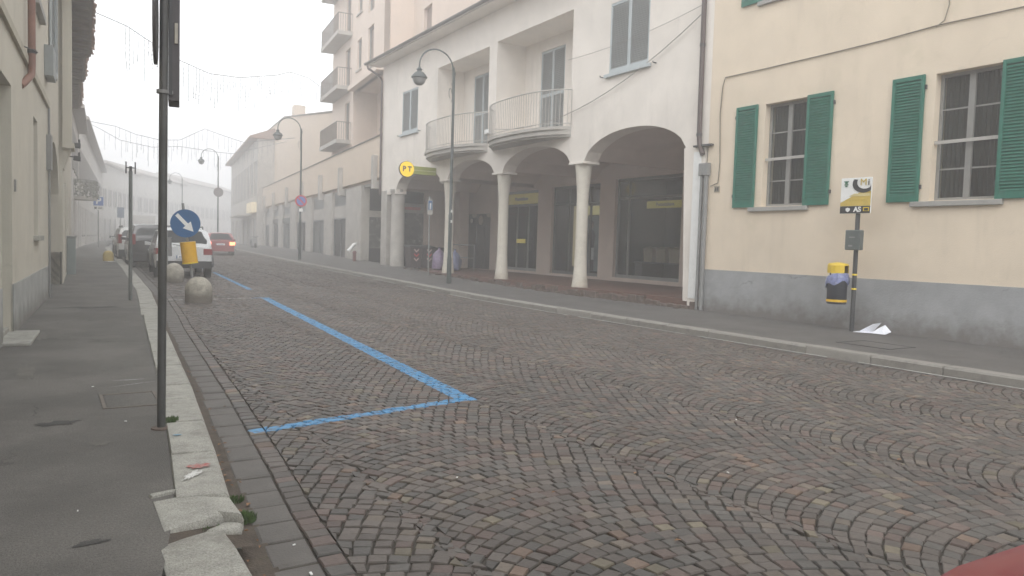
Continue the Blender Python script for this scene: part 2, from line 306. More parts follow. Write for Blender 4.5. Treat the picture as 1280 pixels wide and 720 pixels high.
class Wall: # vertical plane: origin, direction along, outward normal; u along, v = z, d outward
    def __init__(s, o, u, n): s.o = Vector((*o, 0)); s.u = Vector((*u, 0)).normalized(); s.n = Vector((*n, 0)).normalized()
    def p(s, u, v, d=0.): return s.o + s.u * u + s.n * d + Vector((0, 0, v))
    def box(s, mb, u0, u1, v0, v1, d0, d1):
        return mb.hexa([s.p(u0, v0, d0), s.p(u1, v0, d0), s.p(u1, v0, d1), s.p(u0, v0, d1), s.p(u0, v1, d0), s.p(u1, v1, d0), s.p(u1, v1, d1), s.p(u0, v1, d1)])
    def panel(s, mb, u0, u1, v0, v1, holes=(), th=.3, d=0.):
        us = sorted({u0, u1, *[h[0] for h in holes], *[h[1] for h in holes]}); vs = sorted({v0, v1, *[h[2] for h in holes], *[h[3] for h in holes]})
        us = [u for u in us if u0 <= u <= u1]; vs = [v for v in vs if v0 <= v <= v1]
        inh = lambda u, v: any(h[0] < u < h[1] and h[2] < v < h[3] for h in holes)
        for i in range(len(us) - 1):
            for j in range(len(vs) - 1):
                if inh((us[i] + us[i + 1]) / 2, (vs[j] + vs[j + 1]) / 2): continue
                for dd in (d, d - th): mb.quad(s.p(us[i], vs[j], dd), s.p(us[i + 1], vs[j], dd), s.p(us[i + 1], vs[j + 1], dd), s.p(us[i], vs[j + 1], dd))
        def rim(a, b, c, e):
            mb.quad(s.p(a, c, d), s.p(b, e, d), s.p(b, e, d - th), s.p(a, c, d - th))
        for h in holes:
            a, b, c, e = h[:4]
            rim(a, b, c, c); rim(a, b, e, e); rim(a, a, c, e); rim(b, b, c, e)
        rim(u0, u1, v0, v0); rim(u0, u1, v1, v1); rim(u0, u0, v0, v1); rim(u1, u1, v0, v1)
        return mb
def text(name, s_, size, m, parent, pos, face, thick=.004, bold=0., squeeze=1., kind=None, label=None):
    cu = bpy.data.curves.new('t', 'FONT'); cu.body = s_; cu.size = size; cu.extrude = thick / 2; cu.offset = bold; cu.align_x = 'CENTER'; cu.align_y = 'CENTER'
    to = bpy.data.objects.new('t', cu); COL.objects.link(to); dg = bpy.context.evaluated_depsgraph_get()
    me = bpy.data.meshes.new_from_object(to.evaluated_get(dg)); bpy.data.objects.remove(to)
    # face = (right vector, normal towards the reader)
    r_, n_ = Vector(face[0]).normalized(), Vector(face[1]).normalized(); u_ = n_.cross(r_)
    mb = MB(); P0 = Vector(pos)
    vs = [P0 + r_ * v.co.x * squeeze + u_ * v.co.y + n_ * v.co.z for v in me.vertices]
    mb.add(vs, [tuple(p.vertices) for p in me.polygons]); bpy.data.meshes.remove(me)
    return build(name, mb, m, parent, kind=kind, label=label)
FRONT = ((1, 0, 0), (0, -1, 0))      # on boards that face back down the street
SIDE = ((0, -1, 0), (-1, 0, 0))      # on the right-hand facades
# ================================================================ GROUND
KL = [(0.60, -12), (0.60, 1.5), (0.80, 4.1), (0.89, 5.04), (1.09, 7.4), (1.50, 13.2), (1.66, 15), (2.02, 20), (2.18, 24), (2.46, 31), (2.8, 42), (3.1, 52), (3.5, 62), (4.6, 80), (6.6, 105), (11, 127), (18, 148), (30, 175), (60, 225)]
KR = [(9.70, -12), (9.70, 14), (9.85, 20), (10.25, 27.5), (10.75, 40), (11.5, 52), (12.6, 66), (14.6, 80), (19.5, 105), (27.5, 130), (42, 165), (75, 225)]
WL = [(-1.9, -14), (-.432, 12.394), (.13, 22.3), (.45, 30), (.75, 42), (.95, 55), (1.5, 58.2), (3.3, 82), (5.27, 108), (10.9, 128), (20.9, 151), (36.4, 181), (62, 232)]
WR = [(12.85, -14), (12.85, 32.7), (17.75, 77), (22, 104), (31, 131), (46, 166), (80, 225)]
def ip(poly, y):
    for (x0, y0), (x1, y1) in zip(poly, poly[1:]):
        if y <= y1: return x0 + (x1 - x0) * (y - y0) / (y1 - y0)
    return poly[-1][0]
def rside(x, y): # cross-slope of the right pavement up to the portico and the shops
    t = min(max((y - 20) / 14, 0), 1); t = t * t * (3 - 2 * t); k = ip(KR, y); wv = ip(WR, y)
    return .12 + .20 * t * min(max((x - k) / (wv - k), 0), 1)
def strip(mb, fa, fb, ys, zf, nx=1):
    for y0, y1 in zip(ys, ys[1:]):
        for i in range(nx):
            q = []
            for (yy, t) in ((y0, i / nx), (y0, (i + 1) / nx), (y1, (i + 1) / nx), (y1, i / nx)):
                x = fa(yy) + (fb(yy) - fa(yy)) * t; q.append((x, yy, zf(x, yy)))
            mb.quad(*q)
    return mb
YS = [-12, -6, 0, 3, 6, 9, 12, 15, 18, 21, 24, 27, 30, 34, 38, 42, 47, 52, 58, 64, 70, 78, 85, 92, 99, 106, 114, 122, 135, 150, 165, 185, 215]
mb = MB(); mb.quad((-300, -100, -.12), (300, -100, -.12), (300, 500, -.12), (-300, 500, -.12))
build('ground', mb, m_asph2, kind='structure')
COB_END = 62.
mb = strip(MB(), lambda y: ip(KL, y) - .05, lambda y: ip(KR, y) + .05, YS, lambda x, y: g(y) - .015)
road = build('road', mb, m_soil, kind='structure')
mb = strip(MB(), lambda y: ip(KL, y) - .04, lambda y: ip(KR, y) + .04, [COB_END, 66, 70, 78, 85, 92, 99, 106, 114, 122, 135, 150, 165, 185, 215], lambda x, y: g(y) - .002)
build('far_paving', mb, mat('far_cobble_tone', (.105, .093, .083), .7, .12, 3, .3, 8), road)
lp = strip(MB(), lambda y: ip(WL, y) - .3, lambda y: ip(KL, y) - .27 - (.12 if y < 4.1 else 0), sorted(YS + [4.1, 4.15, 5, 7.4, 13.2, 20]), lambda x, y: .12 + g(y))
left_pav = build('left_pavement', lp, m_asph, kind='structure')
rp = strip(MB(), lambda y: ip(KR, y) + .24, lambda y: ip(WR, y) + .3, YS, lambda x, y: rside(x, y) + g(y), 3)
right_pav = build('right_pavement', rp, m_asph2, kind='structure')

# ---- kerb stones: one child each
def stone_mb(x0, y0, x1, y1, w_, z0, z1, side, j=.004, gap=.007):
    """Kerb stone running from (x0,y0) to (x1,y1) along its road edge, width w_ towards the pavement (side -1 left, +1 right)."""
    t = Vector((x1 - x0, y1 - y0, 0)); L_ = t.length; t.normalize(); n = Vector((side * abs(t.y), -side * t.x if t.y > 0 else 0, 0))
    a = Vector((x0, y0, 0)) + t * gap; b = Vector((x1, y1, 0)) - t * gap; bm_ = .02
    rr = lambda: random.uniform(-j, j)
    zz = (z0 + z1) / 2
    P = []
    for (k, inn, z) in ((0, 0, -.12), (0, 0, z0 - .025), (0, .022, z0)):
        A = a + n * inn + t * (inn * .6 if z == z0 else 0); B = b + n * inn - t * (inn * .6 if z == z0 else 0); C_ = b + n * (w_ - inn * .5) - t * (inn * .6 if z == z0 else 0); D = a + n * (w_ - inn * .5) + t * (inn * .6 if z == z0 else 0)
        for q, q0 in ((A, 0), (B, 1), (C_, 1), (D, 0)):
            dz = (z1 - z0) * q0; P.append((q.x + rr(), q.y + rr(), z + dz + (rr() * .8 if z > 0 else 0)))
    fs = [(0, 1, 5, 4), (1, 2, 6, 5), (2, 3, 7, 6), (3, 0, 4, 7), (4, 5, 9, 8), (5, 6, 10, 9), (6, 7, 11, 10), (7, 4, 8, 11), (8, 9, 10, 11)]
    m_ = MB(); m_.add(P, fs); return m_
def run_kerb(poly, ya, yb, w_, side, m, parent, lens, zf):
    y = ya
    while y < yb:
        L_ = random.uniform(*lens); y2 = min(y + L_, yb)
        x0, x1 = ip(poly, y), ip(poly, y2)
        build('kerb_stone', stone_mb(x0, y, x1, y2, w_, zf(y), zf(y2), side), m, parent, loc=(x0, y, zf(y)), smooth=35)
        y = y2
# near broken pair, then regular stones
run_kerb(KL, -6, 1.5, .40, -1, m_kerb, left_pav, (.9, 1.2), lambda y: .13)
build('kerb_stone', stone_mb(.60, 1.5, .66, 2.6, .38, .125, .125, -1), m_kerb, left_pav, loc=(.6, 1.5, .12), smooth=35)
def slab(poly, z0, z1, j=.006):
    n = len(poly); c = Vector((sum(p[0] for p in poly) / n, sum(p[1] for p in poly) / n, 0)); m_ = MB(); P = []
    for inn, z in ((0, z0), (0, z1 - .028), (.012, z1 - .008), (.035, z1)):
        for (x, y) in poly:
            q = Vector((x, y, 0)); d_ = (c - q).normalized() * inn; P.append((x + d_.x, y + d_.y, z + random.uniform(-j, j) * .5))
    fs = [tuple(range(n))] + [(k * n + i, k * n + (i + 1) % n, (k + 1) * n + (i + 1) % n, (k + 1) * n + i) for k in range(3) for i in range(n)] + [tuple(range(3 * n, 4 * n))]
    m_.add(P, fs); return m_
build('kerb_stone', slab([(.69, 2.62), (.70, 3.05), (.70, 3.45), (.685, 3.67), (.62, 3.69), (.52, 3.66), (.43, 3.62), (.385, 3.55), (.38, 3.1), (.375, 2.62)], -.1, .122), m_kerb, left_pav, loc=(.5, 3.1, .12), smooth=35, label='large kerb slab with a broken far edge')
build('kerb_stone', slab([(.80, 4.10), (.805, 3.80), (.72, 3.86), (.58, 3.80), (.43, 3.74), (.43, 4.20), (.60, 4.24)], -.1, .130), m_kerb, left_pav, loc=(.6, 4., .12), smooth=35, label='thick chipped kerb slab')
build('kerb_stone', slab([(.80, 3.79), (.775, 3.70), (.68, 3.71), (.60, 3.74), (.72, 3.84)], -.1, .098), m_kerb, left_pav, loc=(.7, 3.8, .1), smooth=35, label='low broken wedge of kerb stone')
build('kerb_stone', slab([(.43, 4.25), (.55, 4.29), (.57, 4.33), (.42, 4.30)], -.1, .14), m_kerb, left_pav, loc=(.5, 4.28, .12), smooth=35)
build('broken_gap_soil', MB().quad((.38, 3.45, .112), (.80, 3.55, .06), (.79, 4.1, .065), (.42, 4.15, .116)), m_soil2, left_pav)
yk = [4.14, 5.02, 5.9, 6.75, 7.4, 8.55, 9.6, 10.7, 11.8, 13.0, 14.1]
for y0, y1 in zip(yk, yk[1:]):
    build('kerb_stone', stone_mb(ip(KL, y0), y0, ip(KL, y1), y1, .27, .133, .133, -1, j=.002), m_kerb, left_pav, loc=(ip(KL, y0), y0, .12), smooth=35)
run_kerb(KL, 14.1, 60, .32, -1, m_kerb, left_pav, (.9, 1.3), lambda y: .128 + g(y))
run_kerb(KR, -6, 78, .24, 1, m_kerb2, right_pav, (.95, 1.35), lambda y: .125 + g(y))
# paint blobs on a kerb stone (red and white spray)
def blob(cx, cy, z, rx, ry, seed, n=26, rot_=0.):
    rs = random.Random(seed); P = []
    for i in range(n):
        a = 2 * math.pi * i / n; k = 1 + rs.uniform(-.4, .4); x = rx * k * math.cos(a); y = ry * k * math.sin(a)
        P.append((cx + x * math.cos(rot_) - y * math.sin(rot_), cy + x * math.sin(rot_) + y * math.cos(rot_), z))
    m_ = MB(); m_.add(P, [tuple(range(n))]); return m_
build('red_spray_paint', blob(.74, 4.70, .1385, .065, .045, 3), mat('red_spray', (.42, .11, .10), .8, .3, 30, .2, 80, dirt=(.31, .30, .27), dscale=34, dthr=.44), left_pav)
build('white_spray_paint', blob(.67, 4.53, .1385, .030, .085, 5, rot_=-.6), mat('white_spray', (.62, .62, .6), .8, .3, 30, .2, 80, dirt=(.31, .30, .27), dscale=34, dthr=.46), left_pav)
build('blue_spray_paint', blob(.72, 5.5, .1385, .03, .02, 8), mat('blue_spray', (.2, .32, .4), .8, .3, 30, .2, 80), left_pav)
build('white_paint_mark', blob(.62, 7.86, .1245, .14, .02, 9), mat('worn_white_mark', (.36, .36, .35), .85, .3, 30, .2, 80, dirt=(.10, .097, .09), dscale=30, dthr=.45), left_pav)
build('white_paint_mark', blob(.62, 7.62, .1245, .16, .014, 10, rot_=.4), mat('worn_white_mark', (.36, .36, .35), .85, .3, 30, .2, 80, dirt=(.10, .097, .09), dscale=30, dthr=.45), left_pav)
def patch(x, y, rx, ry, m, s_, par=None, z=.1235): return build('asphalt_patch', blob(x, y, z, rx, ry, s_), m, par or left_pav)
m_patchd = mat('dark_patch', (.062, .060, .057), .9, .2, 6, .5, 120); m_patchl = mat('pale_patch', (.125, .118, .105), .9, .25, 5, .4, 120)
for a in [(.02, 6.25, .13, .07, m_patchd, 1), (.14, 3.75, .06, .03, m_patchd, 2), (-.22, 8.6, .08, .45, m_patchl, 3), (.26, 5.55, .06, .07, m_patchl, 6), (-.16, 11.6, .12, .4, m_patchl, 7), (.5, 15.8, .5, .2, m_patchd, 13)]: patch(*a)
# pavement access cover beside the pole
t = thing('access_cover', 'rectangular iron-framed access cover in the left pavement beside the tall grey pole', 'manhole cover', (.52, 6.9, .12))
mb = MB()
for q in ((.33, .76, 6.62, 6.645), (.33, .76, 7.19, 7.215), (.33, .355, 6.645, 7.19), (.735, .76, 6.645, 7.19)): mb.box(*q, .118, .1265)
build('frame', mb, mat('rusty_iron', (.13, .11, .09), .7, .3, 12, .2, 60), t)
build('lid', MB().box(.365, .725, 6.655, 7.18, .116, .124), m_asph, t)
t = thing('access_cover', 'small rectangular cover in the right pavement below the paper litter', 'manhole cover', (10.9, 7.0, .12))
mb = MB()
for q in ((10.6, 11.3, 6.55, 6.58), (10.6, 11.3, 7.4, 7.43), (10.6, 10.63, 6.58, 7.4), (11.27, 11.3, 6.58, 7.4)): mb.box(*q, .118, .1275)
build('frame', mb, m_dark, t); build('lid', MB().box(10.64, 11.26, 6.59, 7.39, .116, .1245), m_asph2, t)

# ---- gutter: dirt, slabs, straight row of setts, then segmental arcs
def inl(y, off): return ip(KL, y) + off
build('gutter_dirt', strip(MB(), lambda y: inl(y, -.02), lambda y: inl(y, .13), [y * .5 for y in range(0, 100)], lambda x, y: g(y) - .006), m_soil2, road)
y = 2.0
while y < 40:
    L_ = random.uniform(.26, .42); o_ = .085 + random.uniform(-.01, .015)
    pl = [(inl(y + .004, o_), y + .004), (inl(y + .004, .315), y + .004), (inl(y + L_ - .004, .315), y + L_ - .004), (inl(y + L_ - .004, o_), y + L_ - .004)]
    z = random.uniform(-.004, .002) + g(y)
    build('gutter_slab', slab(pl, -.06 + g(y), z, .004), m_slab, road, loc=(pl[0][0], y, 0)); y += L_
quads = []; tones = []
def tone():
    r = random.random(); k = random.uniform(.76, 1.24)
    if r < .50: c = (.103, .092, .082)
    elif r < .72: c = (.089, .086, .079)
    elif r < .89: c = (.114, .088, .077)
    elif r < .955: c = (.138, .120, .098)
    elif r < .978: c = (.150, .110, .084)
    else: c = (.140, .126, .092)
    return (c[0] * k * .96, c[1] * k * .92, c[2] * k * .91)
ii = lambda: random.uniform(-.006, .006)
for off, wd in ((.318, .118),):
    y = 1.6
    while y < 45:
        L_ = random.uniform(.085, .13)
        quads.append([(inl(y, off) + ii(), y + .005), (inl(y, off + wd) + ii(), y + .005), (inl(y + L_, off + wd) + ii(), y + L_ - .005), (inl(y + L_, off) + ii(), y + L_ - .005)]); y += L_
y = 1.6
while y < COB_END: # straight row beside the right kerb
    L_ = random.uniform(.09, .13); k = lambda yy: ip(KR, yy) - .13
    quads.append([(k(y), y + .005), (k(y) + .11, y + .005), (k(y + L_) + .11, y + L_ - .005), (k(y + L_), y + L_ - .005)]); y += L_
HA = R(45); Wc = .9; Rr = Wc / math.sin(HA); S = .100; NST = 20
xlo = .9; cols_ = [-1 + k for k in range(0, 9)]
for c_ in cols_:
    xc = 2.58 + 1.8 * c_
    for row in range(int(1.2 / S), int((COB_END + .6) / S)):
        yb = row * S + random.uniform(-.006, .006)
        if yb > 34 and (row % 1): continue
        n = NST; st = 2 * HA / n; offs = (row % 2) * .5 + random.uniform(-.08, .08)
        for i in range(-1, n + 1):
            th = -HA + (i + offs + .5) * st
            if abs(th) > HA + .8 * st: continue
            cx = xc + Rr * math.sin(th); cy = yb + Rr * (math.cos(th) - 1)
            if cx < ip(KL, cy) + .40 or cx > ip(KR, cy) - .12: continue
            hh = S * math.cos(th) ** .92 / 2 - .0046; ww = Rr * st / 2 * (1 + random.uniform(-.07, .07)) - .0044
            an = -th + random.uniform(-.05, .05); ca, sa = math.cos(an), math.sin(an); q = []
            for (a, b) in ((-ww, -hh), (ww, -hh), (ww, hh), (-ww, hh)):
                a += random.uniform(-.005, .005); b += random.uniform(-.005, .005)
                x = cx + a * ca - b * sa; y_ = cy + a * sa + b * ca
                zg = .04 if int(cy / S * .8 + 100) % 2 else -.04; x = min(max(x, xc - Wc + .004 + zg), xc + Wc - .004 + zg); x = max(x, inl(y_, .444)); x = min(x, ip(KR, y_) - .145); q.append((x, y_))
            if max(p_[0] for p_ in q) - min(p_[0] for p_ in q) < .022 or min(abs(q[1][0] - q[0][0]) + abs(q[1][1] - q[0][1]), abs(q[2][0] - q[3][0]) + abs(q[2][1] - q[3][1])) < .018: continue
            quads.append(q)
low0 = len(quads)
for c_ in cols_:
    xb = 2.58 + 1.8 * c_ + Wc; y = 1.3
    while y < 26:
        if ip(KL, y) + .50 < xb < ip(KR, y) - .22:
            h_ = .030; an = random.uniform(-.5, .5); ca, sa = math.cos(an), math.sin(an); ox = xb + random.uniform(-.045, .045)
            quads.append([(ox + a * ca - b * sa, y + a * sa + b * ca) for a, b in ((-h_, -h_), (h_, -h_), (h_, h_), (-h_, h_))])
        y += .036
Q = np.array(quads); cen = Q.mean(1); dist = np.hypot(cen[:, 0], cen[:, 1])
Mi = np.array(rot.transposed()); cc = np.c_[cen, np.zeros(len(cen))] - np.array([0, 0, 1.5]); cc = cc @ Mi.T
px = 640 + 940 * cc[:, 0] / -cc[:, 2]; py = 360 - 940 * cc[:, 1] / -cc[:, 2]
invis = (cc[:, 2] > -.2) | (px < -30) | (px > 1310) | (py > 745)
invis2 = invis.copy(); invis2[low0:] = True
order = np.argsort(dist + invis2 * 1000.); near = set(order[:300].tolist())
F9 = [(0, 1, 5, 4), (1, 2, 6, 5), (2, 3, 7, 6), (3, 0, 4, 7), (4, 5, 9, 8), (5, 6, 10, 9), (6, 7, 11, 10), (7, 4, 8, 11), (8, 9, 10, 11)]
V, FF, T_ = [], [], []
for i in range(len(quads)):
    if invis[i] and dist[i] > 6 and cen[i][1] < 3: continue
    q = quads[i]; cx, cy = cen[i]; z = random.uniform(-.0045, .0035) + g(cy) - (.0055 if i >= low0 else 0.); tx, ty = random.uniform(-.045, .045), random.uniform(-.045, .045)
    lod = dist[i] < 24; P = []
    lev = ((1., -.05), (1., -.007), (.89, 0.)) if lod else ((1., -.03), (.93, 0.))
    for k, dz in lev:
        for (x, y_) in q:
            dx, dy = (x - cx), (y_ - cy); P.append((cx + dx * k, cy + dy * k, z + dz + tx * dx + ty * dy))
    fs = F9 if lod else [F9[0], F9[1], F9[2], F9[3], (4, 5, 6, 7)]
    tn = tone()
    if i in near:
        me = bpy.data.meshes.new('cobblestone'); me.from_pydata([(p[0] - cx, p[1] - cy, p[2]) for p in P], [], fs); me.materials.append(m_cob)
        a = me.attributes.new('tone', 'FLOAT_COLOR', 'FACE'); a.data.foreach_set('color', [*tn, 1.] * len(fs))
        o = bpy.data.objects.new('cobblestone', me); COL.objects.link(o); o.parent = road; o.location = (cx, cy, 0)
    else:
        k = len(V); V += P; FF += [tuple(k + a for a in f) for f in fs]; T_ += [(*tn, 1.)] * len(fs)
me = bpy.data.meshes.new('cobblestones'); me.from_pydata(V, [], FF); me.materials.append(m_cob)
a = me.attributes.new('tone', 'FLOAT_COLOR', 'FACE'); a.data.foreach_set('color', np.array(T_, dtype=np.float32).ravel())
o = bpy.data.objects.new('cobblestones', me); COL.objects.link(o); o.parent = road; o['kind'] = 'stuff'
# white line along the foot of the right kerb
for y0, y1 in ((3, 6.4), (6.9, 9.5), (9.8, 13), (13.4, 19.5), (20.5, 23), (24, 26.5), (28, 34)):
    ys = np.linspace(y0, y1, 12)
    build('edge_line', strip(MB(), lambda y: ip(KR, y) - .075, lambda y: ip(KR, y) - .030, ys, lambda x, y: g(y) + .010), mat('worn_edge_line', (.42, .41, .38), .85, .3, 12, .2, 60), road)
# ================================================================ RIGHT: YELLOW HOUSE
FX = 12.85
WY = Wall((FX, 0), (0, 1), (-1, 0))            # u = world Y, outward = towards the street
def louvre_leaf(par, W, u0, u1, v0, v1, d0, mfr, msl, name='shutter', label=None, th=.042, step=.052, mid=False):
    mb = MB(); e = .055
    W.box(mb, u0, u0 + e, v0, v1, d0, d0 + th); W.box(mb, u1 - e, u1, v0, v1, d0, d0 + th)
    W.box(mb, u0 + e, u1 - e, v0, v0 + .11, d0 + .002, d0 + th - .002); W.box(mb, u0 + e, u1 - e, v1 - .075, v1, d0 + .002, d0 + th - .002)
    if mid: W.box(mb, u0 + e, u1 - e, (v0 + v1) / 2 - .05, (v0 + v1) / 2 + .05, d0 + .002, d0 + th - .002)
    s = build(name, mb, mfr, par, bevel=.004, label=label)
    mb = MB(); v = v0 + .12
    while v < v1 - .085:
        if not (mid and abs(v - (v0 + v1) / 2) < .07):
            mb.hexa([W.p(u0 + e, v, d0 + th - .006), W.p(u1 - e, v, d0 + th - .006), W.p(u1 - e, v + .008, d0 + th - .004), W.p(u0 + e, v + .008, d0 + th - .004),
                     W.p(u0 + e, v + .036, d0 + .006), W.p(u1 - e, v + .036, d0 + .006), W.p(u1 - e, v + .044, d0 + .010), W.p(u0 + e, v + .044, d0 + .010)])
        v += step
    W.box(mb, u0 + e, u1 - e, v0 + .1, v1 - .07, d0 + .001, d0 + .004)
    build('louvre_slats', mb, msl, s, kind='stuff')
    for v in (v0 + .22, v1 - .25):
        uu = u1 if (u0 * 3.7) % 1 < .5 else u0 - .03
        mb = MB(); W.box(mb, uu, uu + .03, v, v + .07, d0 - .01, d0 + .03); build('hinge', mb, m_dark, s)
    return s
def sash_window(par, W, a, b, c, e, rev=.16, bars=True, sill=(.2, .2)):
    f = MB(); t_ = .055; d = -rev
    W.box(f, a, a + t_, c, e, d - .05, d); W.box(f, b - t_, b, c, e, d - .05, d); W.box(f, a + t_, b - t_, c, c + t_, d - .05, d); W.box(f, a + t_, b - t_, e - t_, e, d - .05, d)
    m = (a + b) / 2; W.box(f, m - .05, m + .05, c + t_, e - t_, d - .045, d + .008)
    win = build('window', f, m_frame, par, bevel=.003)
    h = (e - c)
    for fr in (.25, .72):
        vv = c + h * fr
        for x0, x1 in ((a + t_, m - .05), (m + .05, b - t_)): mb = MB(); W.box(mb, x0, x1, vv - .013, vv + .013, d - .04, d - .012); build('glazing_bar', mb, m_frame, win)
    for (x0, x1) in ((a + t_, m - .05), (m + .05, b - t_)):
        p = MB(); W.box(p, x0, x1, c + t_, e - t_, d - .034, d - .028); build('pane', p, m_glass, win)
    cu = MB(); n = 26; L_ = []
    for i in range(n + 1):
        u = a + .03 + (b - a - .06) * i / n; L_.append((u, -.03 * (i % 2)))
    for (u0, k0), (u1, k1) in zip(L_, L_[1:]): cu.quad(W.p(u0, c, d - .14 + k0), W.p(u1, c, d - .14 + k1), W.p(u1, e, d - .14 + k1), W.p(u0, e, d - .14 + k0))
    build('curtain', cu, m_curtain, win)
    if bars:
        gb = MB(); vm = c + h * .46
        W.box(gb, a + .002, b - .002, vm - .028, vm + .028, -.085, -.06)
        build('window_crossbar', gb, m_rail, par)
    s = MB(); W.box(s, a - sill[0], b + sill[1], c - .10, c - .012, -rev + .01, .07); build('sill', s, m_trim, par, bevel=.008)
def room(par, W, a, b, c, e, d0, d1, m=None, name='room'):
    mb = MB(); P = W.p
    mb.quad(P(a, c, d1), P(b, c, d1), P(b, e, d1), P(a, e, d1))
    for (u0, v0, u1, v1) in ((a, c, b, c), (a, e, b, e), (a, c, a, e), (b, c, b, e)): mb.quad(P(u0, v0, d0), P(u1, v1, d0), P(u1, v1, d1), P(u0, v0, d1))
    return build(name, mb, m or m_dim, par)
yh = thing('yellow_house', 'pale yellow stucco house with green louvred shutters and a grey base', 'house', (FX, 2.5, .12))
YW = [(9.93, 10.98), (6.32, 7.38), (2.75, 3.82), (-1.2, -.15), (-5.1, -4.05)]
holes = []
for a, b in YW: holes += [(a, b, 2.48, 4.63), (a, b, 6.82, 8.95)]
mb = MB(); WY.panel(mb, -9, 12.56, 1.08, 10.3, holes, .35); WY.box(mb, -9, 12.56, .1, 1.08, -.35, -.006)
mb.box(FX + 4, FX + 9, -9, 12.5, .1, 10.3); mb.box(FX, FX + 9, -9.3, -9, .1, 10.3)
mb.box(FX + .3, FX + 9, 12.3, 12.55, .1, 10.3); mb.box(FX + .3, FX + 4.2, -9, 12.4, .1, .2); mb.box(FX + .3, FX + 4.2, -9, 12.4, 5.3, 5.4)
build('wall', mb, m_yellow, yh)
mb = MB(); WY.box(mb, -9, 12.55, .1, 1.083, -.002, .016); build('plinth', mb, m_dado, yh)
for i, (a, b) in enumerate(YW):
    for lo, hi in ((2.48, 4.63), (6.82, 8.95)):
        sash_window(yh, WY, a, b, lo, hi, bars=lo < 5, sill=(.14, .30))
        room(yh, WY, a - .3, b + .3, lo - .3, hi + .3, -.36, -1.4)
        louvre_leaf(yh, WY, b + .17, b + .75, lo - .01, hi + .02, .012, m_green, m_green)
        louvre_leaf(yh, WY, a - .60, a - .02, lo - .01, hi + .02, .012, m_green, m_green)
mb = MB(); mb.add([(FX - .6, -9.3, 10.25), (FX - .6, 12.6, 10.25), (FX + 4.5, 12.6, 12), (FX + 4.5, -9.3, 12), (FX + 9, -9.3, 10.3), (FX + 9, 12.6, 10.3)], [(0, 1, 2, 3), (3, 2, 5, 4), (0, 3, 4), (1, 5, 2), (0, 4, 5, 1)])
build('roof', mb, m_tile, yh)
pts = [(12.20, 3.05), (12.17, 3.5), (12.23, 4.6), (12.185, 5.2), (12.12, 5.38), (11.0, 5.375), (9.44, 5.385), (8.4, 5.40), (7.35, 5.445), (6.0, 5.42), (3, 5.40), (-2, 5.43), (-8, 5.4)]
build('facade_cable', MB().tube([WY.p(12.42, 2.98, .03)] + [WY.p(u, v, .022) for u, v in pts], .011, 6), mat('grey_cable', (.20, .17, .13), .7, .1, 6), yh)
build('facade_cable', MB().tube([WY.p(7.42, 5.42, .03), WY.p(7.28, 5.50, .03), WY.p(7.22, 5.75, .022), WY.p(7.25, 6.4, .022), WY.p(7.26, 10, .022)], .009, 6), mat('grey_cable', (.24, .21, .16), .7, .1, 6), yh)
mb = MB(); WY.box(mb, 12.16, 12.32, 2.84, 2.98, 0, .012); pl = build('house_number_plate', mb, mat('weathered_plate', (.32, .28, .22), .7, .2, 20), yh)
mb = MB(); WY.box(mb, 12.19, 12.23, 2.87, 2.95, .012, .015); WY.box(mb, 12.25, 12.29, 2.87, 2.95, .012, .015); build('numeral', mb, m_dark, pl)
# brown downpipe and grey conduits, their own things on the party line
t = thing('downpipe', 'dark brown rainwater downpipe where the white arcade meets the yellow house', 'downpipe', (FX - .08, 12.82, 3.8))
build('pipe', MB().tube([(FX - .07, 12.84, 9.6), (FX - .07, 12.80, 4.15), (FX - .07, 12.78, 3.98), (FX - .07, 12.70, 3.80), (FX - .07, 12.66, 3.72)], .058, 12), m_brownpipe, t, smooth=50)
mb = MB()
for z in (4.15, 6.2, 8.3): mb.tube([(FX - .07, 12.80 + (z - 4) * .007, z), (FX - .07, 12.80 + (z - 4) * .007, z + .06)], .068, 12)
build('bracket', mb, m_dark, t); mb = MB(); WY.box(mb, 12.4, 12.95, 3.905, 3.945, 0, .1); build('drip_ledge', mb, m_dark, t)
t = thing('conduit', 'pair of grey cable conduits with junction boxes beside the end column', 'conduit', (FX - .05, 12.62, .12))
for yy, z1, r_ in ((12.66, 3.25, .038), (12.52, 3.25, .052)):
    build('tube', MB().tube([(FX - .065, yy, .13), (FX - .065, yy, z1)], r_, 10), m_greypipe, t, smooth=50)
    mb = MB(); WY.box(mb, yy - .075, yy + .06, z1 - .02, z1 + .26, .01, .13); build('junction_box', mb, m_greypipe, t, bevel=.01)
# ================================================================ RIGHT: ARCADED BUILDING
ab = thing('arcaded_building', 'off-white building with column arcade, two curved balconies and a post office', 'building', (FX, 22.5, .3))
Y0, Y1, EZ = 12.56, 32.72, 9.42
ups = [(14.75, 16.33, 6.2, 8.05), (28.85, 30.48, 6.12, 7.9), (18.05, 22.42, 4.98, 8.35), (22.95, 27.02, 4.98, 8.30)]
mb = MB(); WY.panel(mb, Y0, Y1, 4.86, EZ + .1, ups, .3); build('upper_wall', mb, m_white, ab)
